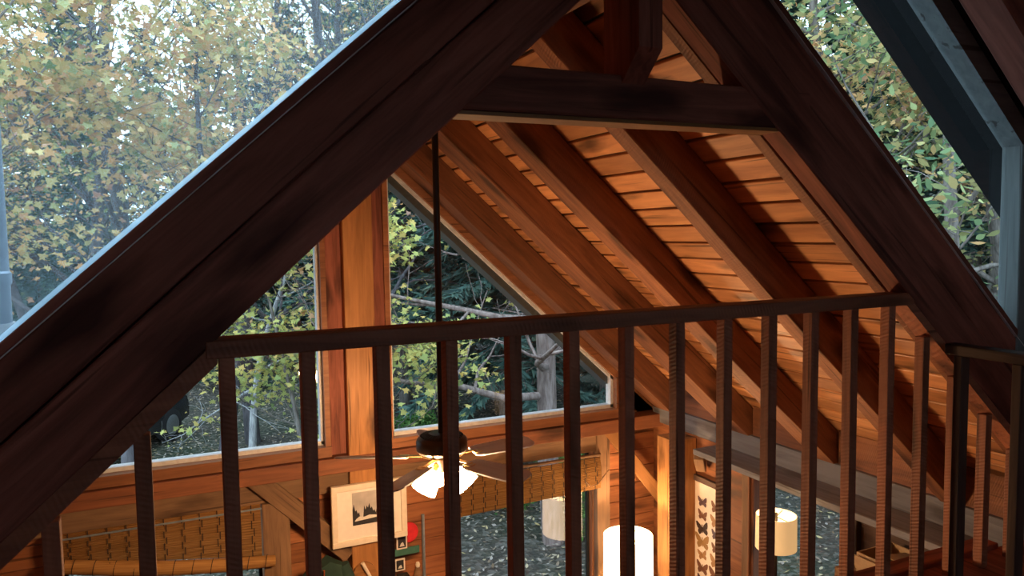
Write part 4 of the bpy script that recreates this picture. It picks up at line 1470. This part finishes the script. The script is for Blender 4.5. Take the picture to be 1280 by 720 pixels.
for k, (x, y) in enumerate([(-5.2, 20.5), (-2.5, 21.0), (-7.5, 21.5), (0.0, 29.5), (-5, 29.5), (4, 30)]):
    maple_at((mapA, mapB, mapH)[k % 3], x, y, rngp.uniform(0.85, 1.0), 'leafy tree in turning colours standing among the conifers behind', (M['bark'], M['maple'] if k % 3 else M['mixed']), group='turning trees among the conifers', nm='broadleaf_tree')

# shrubs
shr = broadleaf(41, 1.4, 0.02, 0.9, 12, 5, 0.10, OVAL, 0.5, 0.25, levels=2, start=0.05, jitter=0.12)
for k, (x, y) in enumerate([(4.4, 10.9), (5.9, 10.6), (6.6, 11.6), (3.1, 12.2), (4.2, 13.4), (7.2, 10.0), (5.2, 13.0), (5.3, 8.6)]):
    plant('shrub', 'low green shrub on the forest floor outside the gable', 'shrub', shr, (M['bark'], M['fern']), x, y, rngp.uniform(0, 6.28), rngp.uniform(0.4, 0.8), 'low shrubs on the forest floor')
rng = np.random.default_rng(77)
npt = 14000
cx = rng.uniform(-3, 11, npt)
cy = rng.uniform(6.0, 24, npt)
cc = np.stack([cx, cy, np.array([ground_z(a, b) for a, b in zip(cx, cy)]) + 0.03], 1)
lit = link('fallen_leaves', leaves_mesh('fallen_leaves', cc, rng.uniform(0.04, 0.085, npt), OVAL, rng, rng.random(npt), flat=3.0), M['litter'])
tag(lit, 'brown fallen leaves scattered over the forest floor', 'leaves', kind='stuff')

# ------------------------------------------------------------------ parked car
cx_, cy_ = -1.43, 16.85
ca = math.radians(55)
cz_ = ground_z(cx_, cy_)
car = bpy.data.objects.new('car', None)
COL.objects.link(car)
car.location = (cx_, cy_, cz_)
car.rotation_euler = (0, 0, ca)
tag(car, 'black car parked on the forest drive outside the left gable window', 'car')


def carpart(name, me, mat, loc=(0, 0, 0), rot=(0, 0, 0), parent=None):
    o = bpy.data.objects.new(name, me)
    COL.objects.link(o)
    me.materials.append(mat)
    o.parent = parent or car
    o.location = loc
    o.rotation_euler = rot
    return o


def loft_xz(sections):
    """side profile rings: list of (x, half width, z0, z1)"""
    bm = bmesh.new()
    prev = None
    for x, hw, z0, z1 in sections:
        c = 0.12
        ring = [(-hw, z0), (hw, z0), (hw * 1.02, (z0 + z1) / 2), (hw * 0.96, z1 - 0.04), (hw * 0.88, z1), (-hw * 0.88, z1), (-hw * 0.96, z1 - 0.04), (-hw * 1.02, (z0 + z1) / 2)]
        vs = [bm.verts.new((x, y, z)) for y, z in ring]
        if prev:
            for i in range(8):
                bm.faces.new((prev[i], prev[(i + 1) % 8], vs[(i + 1) % 8], vs[i]))
        else:
            bm.faces.new(vs[::-1])
        prev = vs
    bm.faces.new(prev)
    return bm_mesh(bm, 'car', True)


carpart('body', loft_xz([(-2.15, 0.70, 0.45, 0.85), (-2.05, 0.82, 0.34, 1.0), (-1.2, 0.88, 0.30, 1.05), (0.6, 0.88, 0.30, 1.05), (1.7, 0.86, 0.32, 0.98), (2.1, 0.80, 0.38, 0.85), (2.2, 0.68, 0.45, 0.75)]), M['carpaint'])
carpart('cabin', loft_xz([(-2.0, 0.72, 1.0, 1.05), (-1.7, 0.72, 1.0, 1.62), (-0.2, 0.72, 1.0, 1.70), (0.45, 0.70, 1.0, 1.55), (1.0, 0.70, 0.98, 1.05)]), M['carglass'])
carpart('roof', loft_xz([(-1.75, 0.70, 1.60, 1.66), (-0.9, 0.70, 1.67, 1.74), (-0.2, 0.70, 1.67, 1.74), (0.40, 0.66, 1.55, 1.62)]), M['carpaint'])
for x in (-1.35, 1.35):
    for sgn in (-1, 1):
        wme = lathe_mesh([(0.0, -0.11), (0.27, -0.11), (0.34, -0.09), (0.35, 0.0), (0.34, 0.09), (0.27, 0.11), (0.0, 0.11)], 32)
        wo = carpart('wheel', wme, M['tyre'], (x, sgn * 0.80, 0.35), (math.pi / 2, 0, 0))
        rme = lathe_mesh([(0.0, 0.0), (0.05, 0.01), (0.19, -0.01), (0.21, 0.012), (0.0, 0.012)] if False else [(0.0, -0.012), (0.20, -0.012), (0.22, 0.0), (0.20, 0.012), (0.06, 0.004), (0.0, 0.012)], 28)
        carpart('rim', rme, M['rim'], (0, 0, -sgn * 0.108), (0, 0, 0), wo)
for sgn in (-1, 1):
    bm = bmesh.new()
    add_box(bm, (0, 0, 0), (0.06, 0.22, 0.14), bev=0.02)
    carpart('tail_light', bm_mesh(bm), M['taillight'], (-2.13, sgn * 0.60, 0.80))

# ------------------------------------------------------------------ light, sky, camera
wd = bpy.data.worlds.new('overcast_sky')
bpy.context.scene.world = wd
wd.use_nodes = True
nt = wd.node_tree
nt.nodes.clear()
wo = nt.nodes.new('ShaderNodeOutputWorld')
bg = nt.nodes.new('ShaderNodeBackground')
bg.inputs['Color'].default_value = (0.62, 0.83, 1.0, 1)
bg.inputs['Strength'].default_value = 5.0
nt.links.new(bg.outputs[0], wo.inputs['Surface'])

cam_d = bpy.data.cameras.new('camera')
cam = bpy.data.objects.new('camera', cam_d)
COL.objects.link(cam)
FPX = 947.4
cam_d.sensor_fit = 'HORIZONTAL'
cam_d.sensor_width = 36.0
cam_d.lens = FPX / 1280 * 36.0
cam_d.clip_start = 0.05
cam_d.clip_end = 400
yaw, pit, rol = (math.radians(a) for a in (24.855, -4.178, -0.862))
f = Vector((math.sin(yaw) * math.cos(pit), math.cos(yaw) * math.cos(pit), math.sin(pit)))
r = Vector((math.cos(yaw), -math.sin(yaw), 0))
u = r.cross(f)
r2 = r * math.cos(rol) + u * math.sin(rol)
u2 = -r * math.sin(rol) + u * math.cos(rol)
m = Matrix((r2, u2, -f)).transposed().to_4x4()
m.translation = (0, 0, EYE)
cam.matrix_world = m
sc = bpy.context.scene
sc.camera = cam
sc.view_settings.view_transform = 'Standard'
sc.view_settings.look = 'None'
sc.view_settings.exposure = 0.0
sc.view_settings.gamma = 1.0
sc.view_settings.use_curve_mapping = False
